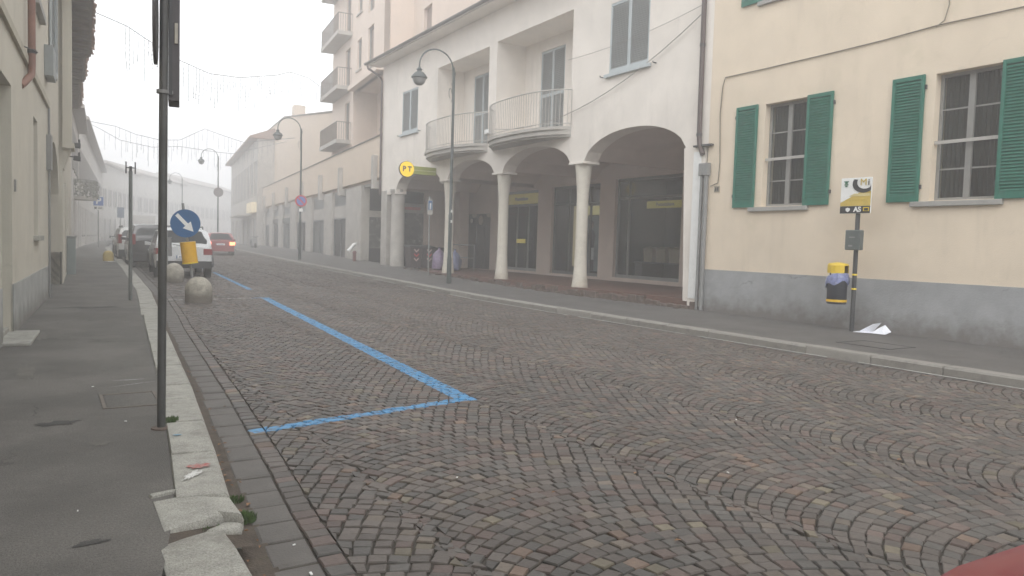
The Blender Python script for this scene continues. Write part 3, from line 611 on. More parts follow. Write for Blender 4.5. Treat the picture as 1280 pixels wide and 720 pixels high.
# arches
arches = [(13.28, 17.33, 4.66, 3.93), (17.98, 21.88, 4.58, 3.93), (22.42, 25.98, 4.52, 3.95), (26.5, 31.0, 4.55, 3.80)]
mb = MB(); TH = .5; ZT = 4.86
prev = Y0
for (a, b, top, spr) in arches + [(Y1, Y1, 0, 0)]:
    s_ = 3.93 if a < Y1 else 3.6
    if a > prev: WY.box(mb, prev, a, s_, ZT, -TH, 0)
    if a == b: break
    n = 22; P = []
    for i in range(n + 1):
        tt = -1 + 2 * i / n; P.append(((a + b) / 2 + tt * (b - a) / 2, spr + (top - spr) * max(0., 1 - abs(tt) ** 2.15) ** .62))
    for (u0, v0), (u1, v1) in zip(P, P[1:]):
        for d in (0, -TH): mb.quad(WY.p(u0, v0, d), WY.p(u1, v1, d), WY.p(u1, ZT, d), WY.p(u0, ZT, d))
        mb.quad(WY.p(u0, v0, 0), WY.p(u1, v1, 0), WY.p(u1, v1, -TH), WY.p(u0, v0, -TH))
    prev = b
build('arcade_wall', mb, m_white, ab)
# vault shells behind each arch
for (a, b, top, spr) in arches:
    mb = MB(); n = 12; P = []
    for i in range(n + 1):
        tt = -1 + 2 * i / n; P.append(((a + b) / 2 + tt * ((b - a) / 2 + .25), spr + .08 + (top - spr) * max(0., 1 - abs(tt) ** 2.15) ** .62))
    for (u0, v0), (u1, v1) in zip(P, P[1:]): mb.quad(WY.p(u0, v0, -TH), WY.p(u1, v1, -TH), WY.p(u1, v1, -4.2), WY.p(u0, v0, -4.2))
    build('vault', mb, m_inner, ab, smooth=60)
def column(y, r=.172, zb=.34, zt=3.93, big=1.):
    prof = [(r * 1.42, 0), (r * 1.34, .12), (r * 1.15, .4), (r * 1.02, .9), (r, 1.5), (r * .99, zt - zb - 1.0), (r * 1.08, zt - zb - .68), (r * 1.42, zt - zb - .12), (r * 1.50, zt - zb - .05)]
    c = build('column', MB().lathe((FX + .26, y, zb), prof, 24), m_col, ab, smooth=60)
    build('capital', MB().box(FX - .03, FX + .55, y - .36, y + .36, zt - .055, zt + .01), m_white, c, bevel=.01)
for y in (17.66, 22.15, 26.24): column(y)
build('end_column', MB().lathe((FX + .26, 31.35, .24), [(.34, 0), (.34, .1), (.31, .14), (.30, 3.3), (.33, 3.42), (.36, 3.46), (.36, 3.57)], 24), m_conc, ab, smooth=40)
mb = MB(); mb.box(FX - .012, FX + .5, 12.62, 13.02, .2, 3.93)
mb.hexa([(FX, 13.02, .3), (FX + .48, 13.02, .3), (FX + .48, 13.18, .3), (FX, 13.18, .3), (FX, 13.02, 3.93), (FX + .48, 13.02, 3.93), (FX + .48, 13.34, 3.93), (FX, 13.34, 3.93)])
build('end_pilaster', mb, m_white, ab); build('white_board', MB().box(FX - .035, FX - .016, 12.74, 12.98, .38, 3.80), m_white_p, ab)
build('corner_pier', MB().box(FX - .01, FX + .5, 32.05, 32.7, .2, 3.79), m_conc, ab, bevel=.02)
# floor of the portico with its crumbling edge
mb = MB(); mb.box(FX + .03, 17.2, 12.6, 30.6, .1, .345)
mb.hexa([(FX + .02, 30.6, .1), (17.2, 30.6, .1), (17.2, 32.9, .1), (FX + .02, 32.9, .1), (FX + .02, 30.6, .345), (17.2, 30.6, .345), (17.2, 32.9, .42), (FX + .02, 32.9, .36)])
fl = build('portico_floor', mb, m_terracotta, ab)
y = 12.7
while y < 30.4:
    L_ = random.uniform(.16, .34)
    zt = .27 + random.uniform(-.09, .05); dx = random.uniform(-.03, .035)
    build('edge_brick', MB().box(FX - .07 + dx, FX + .05, y, y + L_ - .012, .08, zt), m_brick, fl, bevel=.015); y += L_
mb = MB(); 
for k in range(60):
    y = random.uniform(13, 30); x = FX - random.uniform(.06, .2); s_ = random.uniform(.015, .05); zz = rside(x, y) + g(y); mb.hexa([(x + a * s_ + random.uniform(-.01, .01), y + b * s_ * 1.5, zz + c * s_ * .7) for c in (-.5, 1) for a, b in ((-1, -1), (1, -1), (1, 1), (-1, 1))])
build('rubble', mb, m_brick, ab, kind='stuff')
# back wall with shop openings
BX = 17.0; WB = Wall((BX, 0), (0, 1), (-1, 0))
shops = [(17.65, 20.98, .47, 3.95), (21.85, 24.95, .44, 3.86), (25.95, 28.9, .44, 3.82)]
gate = (29.85, 32.15, .36, 2.92)
mb = MB(); WB.panel(mb, Y0, 33.6, .3, 4.86, shops + [gate], .25)
mb.quad((FX + .3, Y0, 4.80), (BX + .1, Y0, 4.80), (BX + .1, 33.6, 4.80), (FX + .3, 33.6, 4.80))
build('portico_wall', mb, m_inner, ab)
m_sfr = mat('shop_frame', (.13, .135, .135), .45, .1, 5, .05); m_sfr2 = mat('shop_frame_light', (.24, .245, .24), .45, .1, 5, .05)
def shopfront(i, a, b, c, e, mullions, tr, mfr):
    d = -.12; mb = MB(); t_ = .08
    for q in ((a, a + t_, c, e), (b - t_, b, c, e), (a + t_, b - t_, e - .10, e), (a + t_, b - t_, c, c + .11)): WB.box(mb, q[0], q[1], q[2], q[3], d - .08, d)
    for m_ in mullions: WB.box(mb, m_ - .035, m_ + .035, c + .11, e - .1, d - .07, d - .004)
    if tr: WB.box(mb, a + t_, b - t_, tr - .04, tr + .04, d - .068, d - .006)
    f = build('shopfront', mb, mfr, ab, bevel=.004)
    xs = [a + t_] + list(mullions) + [b - t_]
    for x0, x1 in zip(xs, xs[1:]):
        p = MB(); WB.box(p, x0, x1, c + .11, (tr or e) - .04, d - .045, d - .04); build('pane', p, m_shopglass, f)
        if tr: p = MB(); WB.box(p, x0, x1, tr + .04, e - .1, d - .045, d - .04); build('pane', p, m_shopglass, f)
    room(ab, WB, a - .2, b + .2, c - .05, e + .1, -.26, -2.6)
    return f
f1 = shopfront(1, 17.65, 20.98, .47, 3.95, (20.35,), 3.25, m_sfr2)
f2 = shopfront(2, 21.85, 24.95, .44, 3.86, (22.55, 23.9), 3.15, m_sfr)
f3 = shopfront(3, 25.95, 28.9, .44, 3.82, (26.85, 27.75), 3.2, m_sfr2)
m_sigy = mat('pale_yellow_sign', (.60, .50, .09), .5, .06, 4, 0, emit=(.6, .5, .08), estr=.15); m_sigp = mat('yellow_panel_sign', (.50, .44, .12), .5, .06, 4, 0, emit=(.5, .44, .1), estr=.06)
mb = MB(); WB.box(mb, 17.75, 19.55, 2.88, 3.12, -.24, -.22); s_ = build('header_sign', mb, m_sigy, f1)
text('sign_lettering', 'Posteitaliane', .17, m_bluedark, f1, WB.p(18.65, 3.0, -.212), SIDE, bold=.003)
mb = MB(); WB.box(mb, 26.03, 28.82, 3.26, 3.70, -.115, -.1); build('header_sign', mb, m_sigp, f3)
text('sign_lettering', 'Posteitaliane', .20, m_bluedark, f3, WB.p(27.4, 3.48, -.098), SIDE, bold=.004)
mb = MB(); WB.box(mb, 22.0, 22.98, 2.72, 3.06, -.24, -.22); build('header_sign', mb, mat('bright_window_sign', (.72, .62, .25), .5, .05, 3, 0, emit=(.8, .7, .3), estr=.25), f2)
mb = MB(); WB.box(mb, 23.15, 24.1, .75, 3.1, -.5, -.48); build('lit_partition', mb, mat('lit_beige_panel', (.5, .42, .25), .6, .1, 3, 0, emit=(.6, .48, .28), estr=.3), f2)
mb = MB(); WB.box(mb, 27.0, 27.7, 1.60, 1.78, -.11, -.10); build('yellow_sticker', mb, m_sigy, f3)
mb = MB(); WB.box(mb, 26.35, 26.43, 1.75, 1.85, -.1, -.05); WB.box(mb, 26.47, 26.50, 1.3, 2.5, -.10, -.05); build('door_handle', mb, m_dark, f3)
# poster with a standing figure in shop 2
mb = MB(); WB.box(mb, 22.05, 23.0, .62, 2.68, -.21, -.195); po = build('poster', mb, mat('poster_paper', (.30, .36, .42), .5, .25, 1.5, 0), f2)
def flat(poly, W, d, m, par, name): 
    q = MB(); n = len(poly); q.prism([W.p(u, v, d) for u, v in poly], (0, 0, 0), tuple(W.n * .004)); return build(name, q, m, par)
flat([(22.34, .64), (22.38, 1.5), (22.28, 1.95), (22.42, 2.16), (22.62, 2.16), (22.77, 1.95), (22.68, 1.5), (22.74, .64)], WB, -.193, mat('poster_print_dark', (.03, .04, .07), .5, .2, 6, 0), po, 'poster_figure')
flat([(22.52 + .10 * math.cos(k * .52), 2.32 + .13 * math.sin(k * .52)) for k in range(12)], WB, -.190, m_skin, po, 'poster_face')
flat([(22.42, 2.34), (22.40, 2.46), (22.52, 2.50), (22.64, 2.45), (22.63, 2.32), (22.60, 2.42), (22.46, 2.42)], WB, -.185, m_black, po, 'poster_hair')
mb = MB(); WB.box(mb, 22.35, 22.52, 1.05, 1.5, -.186, -.184); build('poster_document', mb, m_paper, po)
# things in the right-hand window: three kraft display boxes on a shelf
sh = thing('display_shelf', 'low dark shelf inside the right-hand post office window', 'shelf', (BX + .8, 19, .47))
mb = MB(); WB.box(mb, 17.85, 20.2, 1.02, 1.07, -.62, -.27); mb2 = MB(); 
for u in (17.95, 20.1): WB.box(mb2, u, u + .05, .48, 1.02, -.6, -.3)
build('top', mb, m_sfr, sh); build('leg', mb2, m_sfr, sh)
for i, (u, d_) in enumerate(((18.0, 'right-hand kraft paper box'), (18.62, 'middle kraft paper box'), (19.25, 'left-hand kraft paper box'))):
    mb = MB(); a, b = u, u + .46
    mb.hexa([WB.p(a + .02, 1.071, -.58), WB.p(b - .02, 1.071, -.58), WB.p(b - .02, 1.071, -.31), WB.p(a + .02, 1.071, -.31), WB.p(a, 1.52, -.60), WB.p(b, 1.52, -.60), WB.p(b, 1.52, -.29), WB.p(a, 1.52, -.29)])
    bx_ = thing('display_box', d_ + ' on the shelf in the post office window', 'box', tuple(WB.p(u + .23, 1.07, -.7)), group='kraft boxes in the window')
    build('box_body', mb, m_kraft, bx_); mb = MB(); mb.hexa([WB.p(a - .01, 1.521, -.61), WB.p(b + .01, 1.521, -.61), WB.p(b + .01, 1.521, -.28), WB.p(a - .01, 1.521, -.28), WB.p(a + .03, 1.58, -.53), WB.p(b - .05, 1.60, -.53), WB.p(b - .04, 1.585, -.6), WB.p(a + .05, 1.575, -.36)]); build('flap', mb, m_kraft, bx_)
# gate with white medallions
mb = MB(); WB.box(mb, *gate[:2], gate[2], gate[3], -.2, -.12); gt = build('entrance_gate', mb, mat('dark_gate', (.05, .045, .042), .6, .1, 5, .05), ab)
mb = MB(); 
for u in (30.55, 31.35): WB.box(mb, u, u + .04, .4, 2.4, -.12, -.10)
WB.box(mb, 29.9, 32.1, 2.30, 2.36, -.12, -.095); build('gate_rail', mb, m_dark, gt)
m_med = mat('pale_medallion', (.42, .38, .32), .7, .25, 14, 0)
for (u, v, r_) in ((30.95, 2.62, .22), (31.75, 2.86, .0), (31.85, 2.60, .10)):
    if r_: build('medallion', MB().disc(WB.p(u, v, -.11), r_, (-1, 0, 0), .03), m_med, gt)
for u in (30.2, 31.6):
    flat([(u + .24 * math.cos(k * math.pi / 8), 2.91 - .17 * math.sin(k * math.pi / 8)) for k in range(9)], WB, -.115, m_med, gt, 'medallion')
# end wall of the portico (faces back down the street) with a closed shop
WE = Wall((0, 32.45), (1, 0), (0, -1))
mb = MB(); WE.panel(mb, 13.36, 17.0, .3, 4.86, [(13.42, 14.9, 1.3, 3.84)], .2); build('end_wall', mb, m_inner, ab)
mb = MB(); WE.box(mb, 13.42, 14.9, 1.3, 2.85, -.12, -.1); build('roller_shutter', mb, m_graff, ab)
mb = MB(); WE.box(mb, 13.42, 14.9, 2.85, 3.3, -.1, -.04); sp = build('shop_sign', mb, mat('faded_shop_sign', (.30, .27, .25), .6, .1, 4, 0), ab)
mb = MB(); WE.box(mb, 13.62, 14.72, 3.0, 3.13, -.038, -.034); build('sign_stripe', mb, mat('faded_red_print', (.42, .09, .08), .6, .35, 9, 0), sp)
mb = MB(); WE.box(mb, 13.42, 14.9, 3.3, 3.84, -.12, -.1); build('transom', mb, m_dim, ab)
mb = MB(); WE.box(mb, 13.36, 16.6, .3, 1.28, .002, .06); build('dark_base_panel', mb, m_dim, ab)
build('inner_pier', MB().box(16.1, 16.6, 31.2, 31.7, .35, 4.85), m_inner, ab)
# loggias behind the balconies
for (a, b, c, e), dr_ in ((ups[2], (20.05, 21.45)), (ups[3], (24.75, 26.15))):
    mb = MB(); X1 = FX + 1.15
    WL_ = Wall((X1, 0), (0, 1), (-1, 0)); WL_.panel(mb, a - .2, b + .2, c, e, [(dr_[0], dr_[1], c + .04, 7.98)], .15)
    for yy in (a, b):
        mb.quad((FX + .3, yy, c), (X1 + .1, yy, c), (X1 + .1, yy, e), (FX + .3, yy, e))
    mb.quad((FX + .3, a, e), (X1 + .1, a, e), (X1 + .1, b, e), (FX + .3, b, e)); mb.quad((FX + .3, a, c), (X1 + .1, a, c), (X1 + .1, b, c), (FX + .3, b, c))
    build('loggia', mb, m_white, ab)
    m_ = (dr_[0] + dr_[1]) / 2
    louvre_leaf(ab, WL_, dr_[0], m_ - .004, c + .05, 7.97, -.06, m_greyblue, m_greyslat, name='balcony_shutter', mid=True, step=.06)
    louvre_leaf(ab, WL_, m_ + .004, dr_[1], c + .05, 7.97, -.06, m_greyblue, m_greyslat, name='balcony_shutter', mid=True, step=.06)
def curve_pts(a, b, bulge, n=26, pw=2.6):
    P = []
    for i in range(n + 1):
        t_ = -1 + 2 * i / n; P.append((a + (b - a) * (t_ + 1) / 2, bulge * max(0., 1 - abs(t_) ** pw) ** .62))
    return P
for (a, b, blg) in ((17.98, 22.55, .78), (22.9, 27.55, .78)):
    P = curve_pts(a, b, blg); bal = MB()
    for z0, z1, ex in ((4.90, 4.99, .0), (4.76, 4.90, -.06), (4.70, 4.76, -.14)):
        poly = [(FX - d_ - .02 if d_ + ex > 0 else FX - .001, u) for u, d_ in P]; poly = [(FX - max(.001, d_ + ex), u) for u, d_ in P]
        n = len(poly)
        bal.add([(x, y, z0) for x, y in poly] + [(x, y, z1) for x, y in poly], [(i, i + 1, n + i + 1, n + i) for i in range(n - 1)] + [tuple(range(n)), tuple(range(n, 2 * n))])
    bs = build('balcony_slab', bal, m_conc, ab, smooth=30)
    rl = MB(); ins = [(FX - max(.02, d_ - .05), u) for u, d_ in P]
    rl.tube([(x, y, 6.05) for x, y in ins], .020, 6); rl.tube([(x, y, 5.08) for x, y in ins], .012, 6)
    r_ = build('railing', rl, m_rail, bs)
    bars = MB(); dense = curve_pts(a, b, blg, 400); acc = 0; last = None; nxt = 0
    for u, d_ in dense:
        q = (FX - max(.02, d_ - .05), u)
        if last: acc += math.hypot(q[0] - last[0], q[1] - last[1])
        if acc >= nxt: bars.tube([(q[0], q[1], 4.99), (q[0], q[1], 6.05)], .0085, 5, False); nxt += .115
        last = q
    build('balusters', bars, m_rail, bs, kind='stuff')
for (a, b, c, e) in ups[:2]:
    m_ = (a + b) / 2
    for x0, x1 in ((a, m_ - .004), (m_ + .004, b)): louvre_leaf(ab, WY, x0, x1, c, e, -.05, m_greyblue, m_greyslat, step=.055)
    mb = MB(); WY.box(mb, a - .12, b + .12, c - .11, c - .02, 0, .09); build('sill', mb, m_greyblue, ab, bevel=.008)
    for u in (a - .3, b + .24): build('shutter_holder', MB().tube([WY.p(u, c - .06, 0), WY.p(u, c - .06, .10), WY.p(u, c - .02, .12)], .014, 6), m_dark, ab)
# eaves, roof and gutter
mb = MB(); mb.hexa([(FX - .62, Y0, 9.40), (FX + .0, Y0, 9.40), (FX + .0, Y1 + .3, 9.40), (FX - .62, Y1 + .3, 9.40), (FX - .62, Y0, 9.50), (FX + .0, Y0, 9.62), (FX + .0, Y1 + .3, 9.62), (FX - .62, Y1 + .3, 9.50)])
build('eaves', mb, m_white, ab)
mb = MB(); mb.add([(FX - .66, Y0, 9.52), (FX - .66, Y1 + .35, 9.52), (FX + 4.5, Y1 + .35, 11.4), (FX + 4.5, Y0, 11.4), (FX + 9, Y0, 9.6), (FX + 9, Y1 + .35, 9.6)], [(0, 1, 2, 3), (3, 2, 5, 4), (0, 3, 4), (1, 5, 2), (0, 4, 5, 1)])
build('roof', mb, m_tile, ab)
mb = MB(); P = [(-.075 * math.cos(k * math.pi / 8), -.085 * math.sin(k * math.pi / 8)) for k in range(9)]
gp = [(FX - .74 + x, 0, 9.50 + z) for x, z in P] + [(FX - .74 + x * .9, 0, 9.505 + z * .88) for x, z in reversed(P)]
mb.prism(gp, (0, Y0, 0), (0, Y1 + .4, 0)); build('gutter', mb, m_gutter, ab)
build('gutter_pipe', MB().tube([(FX - .72, Y1 + .2, 9.44), (FX - .70, Y1 + .15, 9.25), (FX - .2, Y1 - .02, 8.95), (FX - .08, Y1 - .03, 8.75), (FX - .08, Y1 - .03, 3.6)], .05, 10), m_brownpipe, ab, smooth=50)
mb = MB(); mb.box(FX + .3, FX + 9, Y1 - .25, Y1 - .02, 4.9, 9.5); mb.box(FX + 8.7, FX + 9, Y0, Y1, .1, 9.5); mb.box(FX + .3, FX + 9, Y0 + .02, Y0 + .2, 4.9, 9.5); mb.box(BX + .3, FX + 8.9, Y0, Y1, .1, .3)
mb.box(FX + .32, FX + 8.6, Y0 + .3, Y1 - .3, 4.87, 4.96) ; build('side_wall', mb, m_white, ab)
mb = MB(); mb.box(FX + 1.35, FX + 8.6, Y0 + .3, Y1 - .3, 4.98, 8.36); build('inner_block', mb, m_dim, ab)
build('security_camera', MB().box(FX - .16, FX - .02, 22.62, 22.9, 5.28, 5.44), m_white_p, ab, bevel=.02)
# sagging cables from the downpipe across the facade
def cable(p0, p1, sag, m, label, r_=.008, n=14):
    P = []; p0 = Vector(p0); p1 = Vector(p1)
    for i in range(n + 1):
        t_ = i / n; q = p0.lerp(p1, t_); q.z -= sag * 4 * t_ * (1 - t_); P.append(q)
    return solo('overhead_cable', MB().tube(P, r_, 5), m, label, 'cable', tuple(p0))
m_cab = mat('pale_cable', (.30, .28, .26), .8, .1, 5, 0)
cable((FX - .08, 12.86, 6.95), (FX - .08, 22.3, 5.4), .75, m_cab, 'thin cable sagging steeply from the brown downpipe to the near balcony', .012)
cable((FX - .08, 12.86, 7.15), (FX - .10, 18.1, 6.9), .12, m_cab, 'thin nearly level cable from the downpipe across the shuttered window', .007)
# post office sign
t = thing('post_office_sign', 'round yellow PT post office sign on a green bracket above the arcade', 'sign', (12.75, 27, 4.1))
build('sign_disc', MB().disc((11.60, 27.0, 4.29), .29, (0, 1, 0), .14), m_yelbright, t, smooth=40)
build('sign_ring', MB().disc((11.60, 27.0, 4.29), .305, (0, 1, 0), .09), m_dark, t, smooth=40)
mb = MB(); mb.box(11.86, FX, 26.97, 27.03, 4.13, 4.43); br = build('bracket_panel', mb, mat('olive_sign_panel', (.30, .33, .06), .6, .08, 3, 0), t)
build('bracket_line', MB().box(11.9, FX - .02, 26.955, 26.968, 4.26, 4.29), mat('pale_line', (.5, .5, .3), .6, .05), br)
text('sign_lettering', 'P T', .27, mat('sign_text_navy', (.06, .05, .10), .5, .05), t, (11.60, 26.922, 4.29), FRONT, bold=.010)
# ================================================================ RIGHT: LONG TERRACED BUILDING WITH SHOPS
W2 = Wall((12.85, 32.75), (.11, .994), (-.994, .11))
tb = thing('terraced_shop_building', 'long low beige building with finned parapet over a row of pillared shops', 'building', (12.85, 32.75, .4))
mb = MB(); W2.box(mb, -.02, 44.5, 4.45, 6.35, -.22, 0); W2.box(mb, -.02, 44.5, 4.30, 4.45, -9, -.25); build('parapet', mb, m_beige, tb)
mb = MB(); W2.box(mb, -.02, 44.5, 6.352, 6.40, -.26, .05); build('coping', mb, m_soffit, tb)
W2b = Wall(tuple(W2.p(0, 0, -.22))[:2], (.11, .994), (-.994, .11)); W2c = Wall(tuple(W2.p(0, 0, -1.9))[:2], (.11, .994), (-.994, .11))
for u in (.9, 8.25, 14.0, 20.9, 27.9, 35.6, 42):
    mb = MB(); W2.box(mb, u - .16, u + .16, 4.33, 5.50, .002, .22); W2.box(mb, u - .16, u + .16, 3.95, 4.33, -1.0, .22); build('parapet_fin', mb, m_conc, tb, bevel=.015)
holes = []; piers = []
u = 2.6; k = 0
edges = [(.03, .5), (4.1, 7.5), (11.3, 13.6), (18, 20.1), (24.5, 27), (31.5, 33.6), (37.4, 39.6), (43.2, 44.5)]
for (a, b), (c, _) in zip(edges, edges[1:]): holes.append((b, c, .35, 3.95))
mb = MB(); W2b.panel(mb, .03, 44.5, .2, 4.32, [(h[0] + .15, h[1] - .15, .42, 2.75) for h in holes[1:]] + [(h[0] + .15, h[1] - .15, 3.45, 4.2) for h in holes[1:]] + [(holes[0][0], holes[0][1], .25, 4.2)], .3)
W2c.panel(mb, .03, 4.2, .2, 4.32, [(.5, 4.1, .42, 2.75), (.5, 4.1, 3.05, 3.95)], .2); W2.box(mb, .03, .48, .2, 4.3, -1.89, -.56); W2.box(mb, 4.15, 4.35, .2, 4.3, -1.89, -.5); build('shop_wall', mb, m_conc, tb)
mb = MB(); W2.box(mb, 4.09, 4.14, 1.15, 2.72, -1.88, -.52); build('postered_shopfront', mb, m_graff, tb); mb = MB(); W2.box(mb, 4.08, 4.14, .42, 1.14, -1.88, -.52); build('stall_riser', mb, m_dim, tb); mb = MB(); W2.box(mb, 4.08, 4.14, 3.05, 4.2, -1.88, -.52); build('transom', mb, m_dim, tb)
shopm = [m_graff, mat('dark_shopfront', (.045, .043, .040), .5, .3, 3, 0, dirt=(.2, .2, .19), dscale=4), mat('grey_shopfront', (.11, .115, .11), .5, .2, 3, 0, dirt=(.3, .3, .29), dscale=3)]
for i, h in enumerate(holes):
    a, b = (h[0], h[1]) if i == 0 else (h[0] + .15, h[1] - .15); mb = MB(); fr = MB(); Wq = W2c if i == 0 else W2b
    dd = 0. if i == 0 else .15; Wq.box(mb, a, b, 1.15 if i == 0 else .5, 2.7, -.24 + dd, -.2 + dd); m_ = (a + b) / 2
    for q in ((a, a + .07, .42, 2.75), (b - .07, b, .42, 2.75), (a + .07, b - .07, 2.66, 2.75), (m_ - .03, m_ + .03, .5, 2.66)): Wq.box(fr, *q, -.2 + dd, (-.12 if q[1] - q[0] > .065 else -.14) + dd)
    s_ = build('shopfront', fr, m_sfr, tb); build('shop_panel', mb, shopm[(0, 1, 2, 1, 2, 1, 1)[i % 7]], s_)
    if i == 0: mb = MB(); Wq.box(mb, a, b, .42, 1.15, -.2, -.14); build('stall_riser', mb, m_sfr, s_)
    mb = MB(); Wq.box(mb, a, b, 3.45 if i else 3.05, 4.2 if i else 3.95, -.2 + dd, -.16 + dd); build('transom', mb, mat('transom_glass', (.085, .088, .086), .3, .2, 1, 0), tb)
    if i in (4, 5): mb = MB(); Wq.box(mb, a, b, 2.78, 3.15, .0, .10); build('shop_sign', mb, mat('dull_shop_sign', (.10, .11, .10) if i == 4 else (.13, .12, .11), .6, .2, 3, 0), tb)
for (a, b) in edges[1:]:
    mb = MB(); W2.box(mb, a, b, .3, 4.30, -.218, -.06); build('pillar', mb, m_conc, tb, bevel=.02)
mb = MB(); W2.box(mb, 1.2, 2.6, 3.55, 3.62, -.9, -.75); build('strip_light', mb, m_tube, tb)
mb = MB(); W2.box(mb, -.02, 44.5, .1, 4.3, -9.2, -9); W2.box(mb, 44.3, 44.5, .1, 4.3, -9, -1.7); build('rear_wall', mb, m_conc, tb)
# apartment tower over it
tw = thing('apartment_tower', 'tall pink apartment block with stacked balconies rising out of the fog', 'apartment block', tuple(W2.p(5, 6.4, -3)))
W3 = Wall(tuple(W2.p(0, 0, -.8))[:2], (.11, .994), (-.994, .11)); TZ = 27
th_ = []; 
for f in range(7):
    z = 7.35 + f * 3.08
    th_ += [(10.3, 11.5, z, z + 2.25), (7.6, 8.6, z + .55, z + 2.2), (5.0, 6.2, z, z + 2.3)]
th_ = [h for h in th_ if h[3] < TZ - .4]
mb = MB(); W3.panel(mb, 9.4, 15.2, 4.4, TZ, [h for h in th_ if h[0] >= 9.4], .3); W3.panel(mb, 3.0, 9.4, 10.0, TZ, [h for h in th_ if h[0] < 9.4 and h[2] > 10], .3)
W3.panel(mb, 3.0, 9.4, 4.4, 10.0, [h for h in th_ if h[0] < 9.4 and h[2] < 10], .3, -1.4); mb.quad(W3.p(9.4, 4.4, -.3), W3.p(9.4, 4.4, -1.7), W3.p(9.4, 10, -1.7), W3.p(9.4, 10, -.3)); mb.quad(W3.p(3, 10, 0), W3.p(9.4, 10, 0), W3.p(9.4, 10, -1.7), W3.p(3, 10, -1.7))
W3.panel(mb, -6, 3.0, 4.4, TZ, [(.2, 1.4, 10.6 + k * 3.08, 12.7 + k * 3.08) for k in range(5)], .3, -1.5)
mb.quad(W3.p(3, 4.4, 0), W3.p(3, 4.4, -1.5), W3.p(3, TZ, -1.5), W3.p(3, TZ, 0)); mb.quad(W3.p(15.2, 4.4, 0), W3.p(15.2, 4.4, -12), W3.p(15.2, TZ, -12), W3.p(15.2, TZ, 0))
mb.quad(W3.p(-6, 4.4, -1.5), W3.p(-6, 4.4, -12), W3.p(-6, TZ, -12), W3.p(-6, TZ, -1.5)); mb.quad(W3.p(-6, 4.4, -12), W3.p(15.2, 4.4, -12), W3.p(15.2, TZ, -12), W3.p(-6, TZ, -12))
mb.quad(W3.p(-6, TZ, -12), W3.p(15.2, TZ, -12), W3.p(15.2, TZ, 0), W3.p(-6, TZ, 0)); build('wall', mb, m_pink, tw)
mt_sh = mat('haze_paled_brown_shutter', (.26, .20, .17), .7, .15, 4, 0)  # brown lightened to paint in the fog around the tower
for j, h in enumerate(th_):
    a, b, c, e = h; W3_ = W3; W3 = Wall(tuple(W3_.p(0, 0, -1.4))[:2], (.11, .994), (-.994, .11)) if a < 9.4 and c < 10 else W3_; mb = MB(); W3.box(mb, a, b, c, e, -.22, -.18); fr = build('window', mb, mt_sh, tw)
    mb = MB(); W3.box(mb, a, a + .08, c, e, -.18, -.1); W3.box(mb, b - .08, b, c, e, -.18, -.1); W3.box(mb, a + .08, b - .08, e - .08, e, -.18, -.1); build('frame', mb, m_frame, fr)
    if j % 3 == 1: mb = MB(); W3.box(mb, a - .1, b + .1, c - .1, c - .01, -.1, .08); build('sill', mb, m_conc, tw)
    W3 = W3_
for k in range(5): mb = MB(); W3.box(mb, .2, 1.4, 10.6 + k * 3.08, 12.7 + k * 3.08, -1.74, -1.68); build('window', mb, mt_sh, tw)
def tower_balcony(u0, u1, z, dep):
    mb = MB(); W3.box(mb, u0, u1, z - .22, z, .002, dep); s_ = build('balcony', mb, m_conc, tw)
    mb = MB()
    for a, b in (((u0 + .05, dep - .05), (u1 - .05, dep - .05)), ((u0 + .05, .0), (u0 + .05, dep - .05)), ((u1 - .05, .0), (u1 - .05, dep - .05))):
        mb.tube([W3.p(a[0], z + 1.0, a[1]), W3.p(b[0], z + 1.0, b[1])], .025, 6); n = max(2, int(math.hypot(b[0] - a[0], b[1] - a[1]) / .13))
        for i in range(n + 1):
            t_ = i / n; q = (a[0] + (b[0] - a[0]) * t_, a[1] + (b[1] - a[1]) * t_); mb.tube([W3.p(q[0], z, q[1]), W3.p(q[0], z + 1.0, q[1])], .012, 4, False)
    build('railing', mb, m_soffit, s_); return s_
for f in range(6):
    z = 7.3 + f * 3.08; tower_balcony(9.9, 14.9, z, .85)
mb = MB(); W3.box(mb, 3.05, 9.3, 9.95, 10.2, .002, .35); build('string_course', mb, m_pink, tw)
# blank-walled block further on
bb = thing('blank_walled_block', 'blank beige wall with a sloping top beyond the apartment tower', 'building', tuple(W3.p(16, 6.4, -4)))
mb = MB(); mb.prism([W3.p(15.25, 4.4, -.3), W3.p(50, 4.4, -.3), W3.p(50, 12.7, -.3), W3.p(38, 12.5, -.3), W3.p(15.25, 9.7, -.3)], (0, 0, 0), tuple(W3.n * -9)); build('wall', mb, m_beige, bb)
mb = MB(); mb.prism([W3.p(15.25, 9.702, -.25), W3.p(38, 12.502, -.25), W3.p(50, 12.702, -.25), W3.p(50, 12.8, -.25), W3.p(38, 12.62, -.25), W3.p(15.25, 9.82, -.25)], (0, 0, 0), tuple(W3.n * -9)); build('coping', mb, m_soffit, bb)
mb = MB(); W3.box(mb, 37, 38.2, 12.4, 13.6, -2, -1); build('chimney', mb, m_beige, bb)
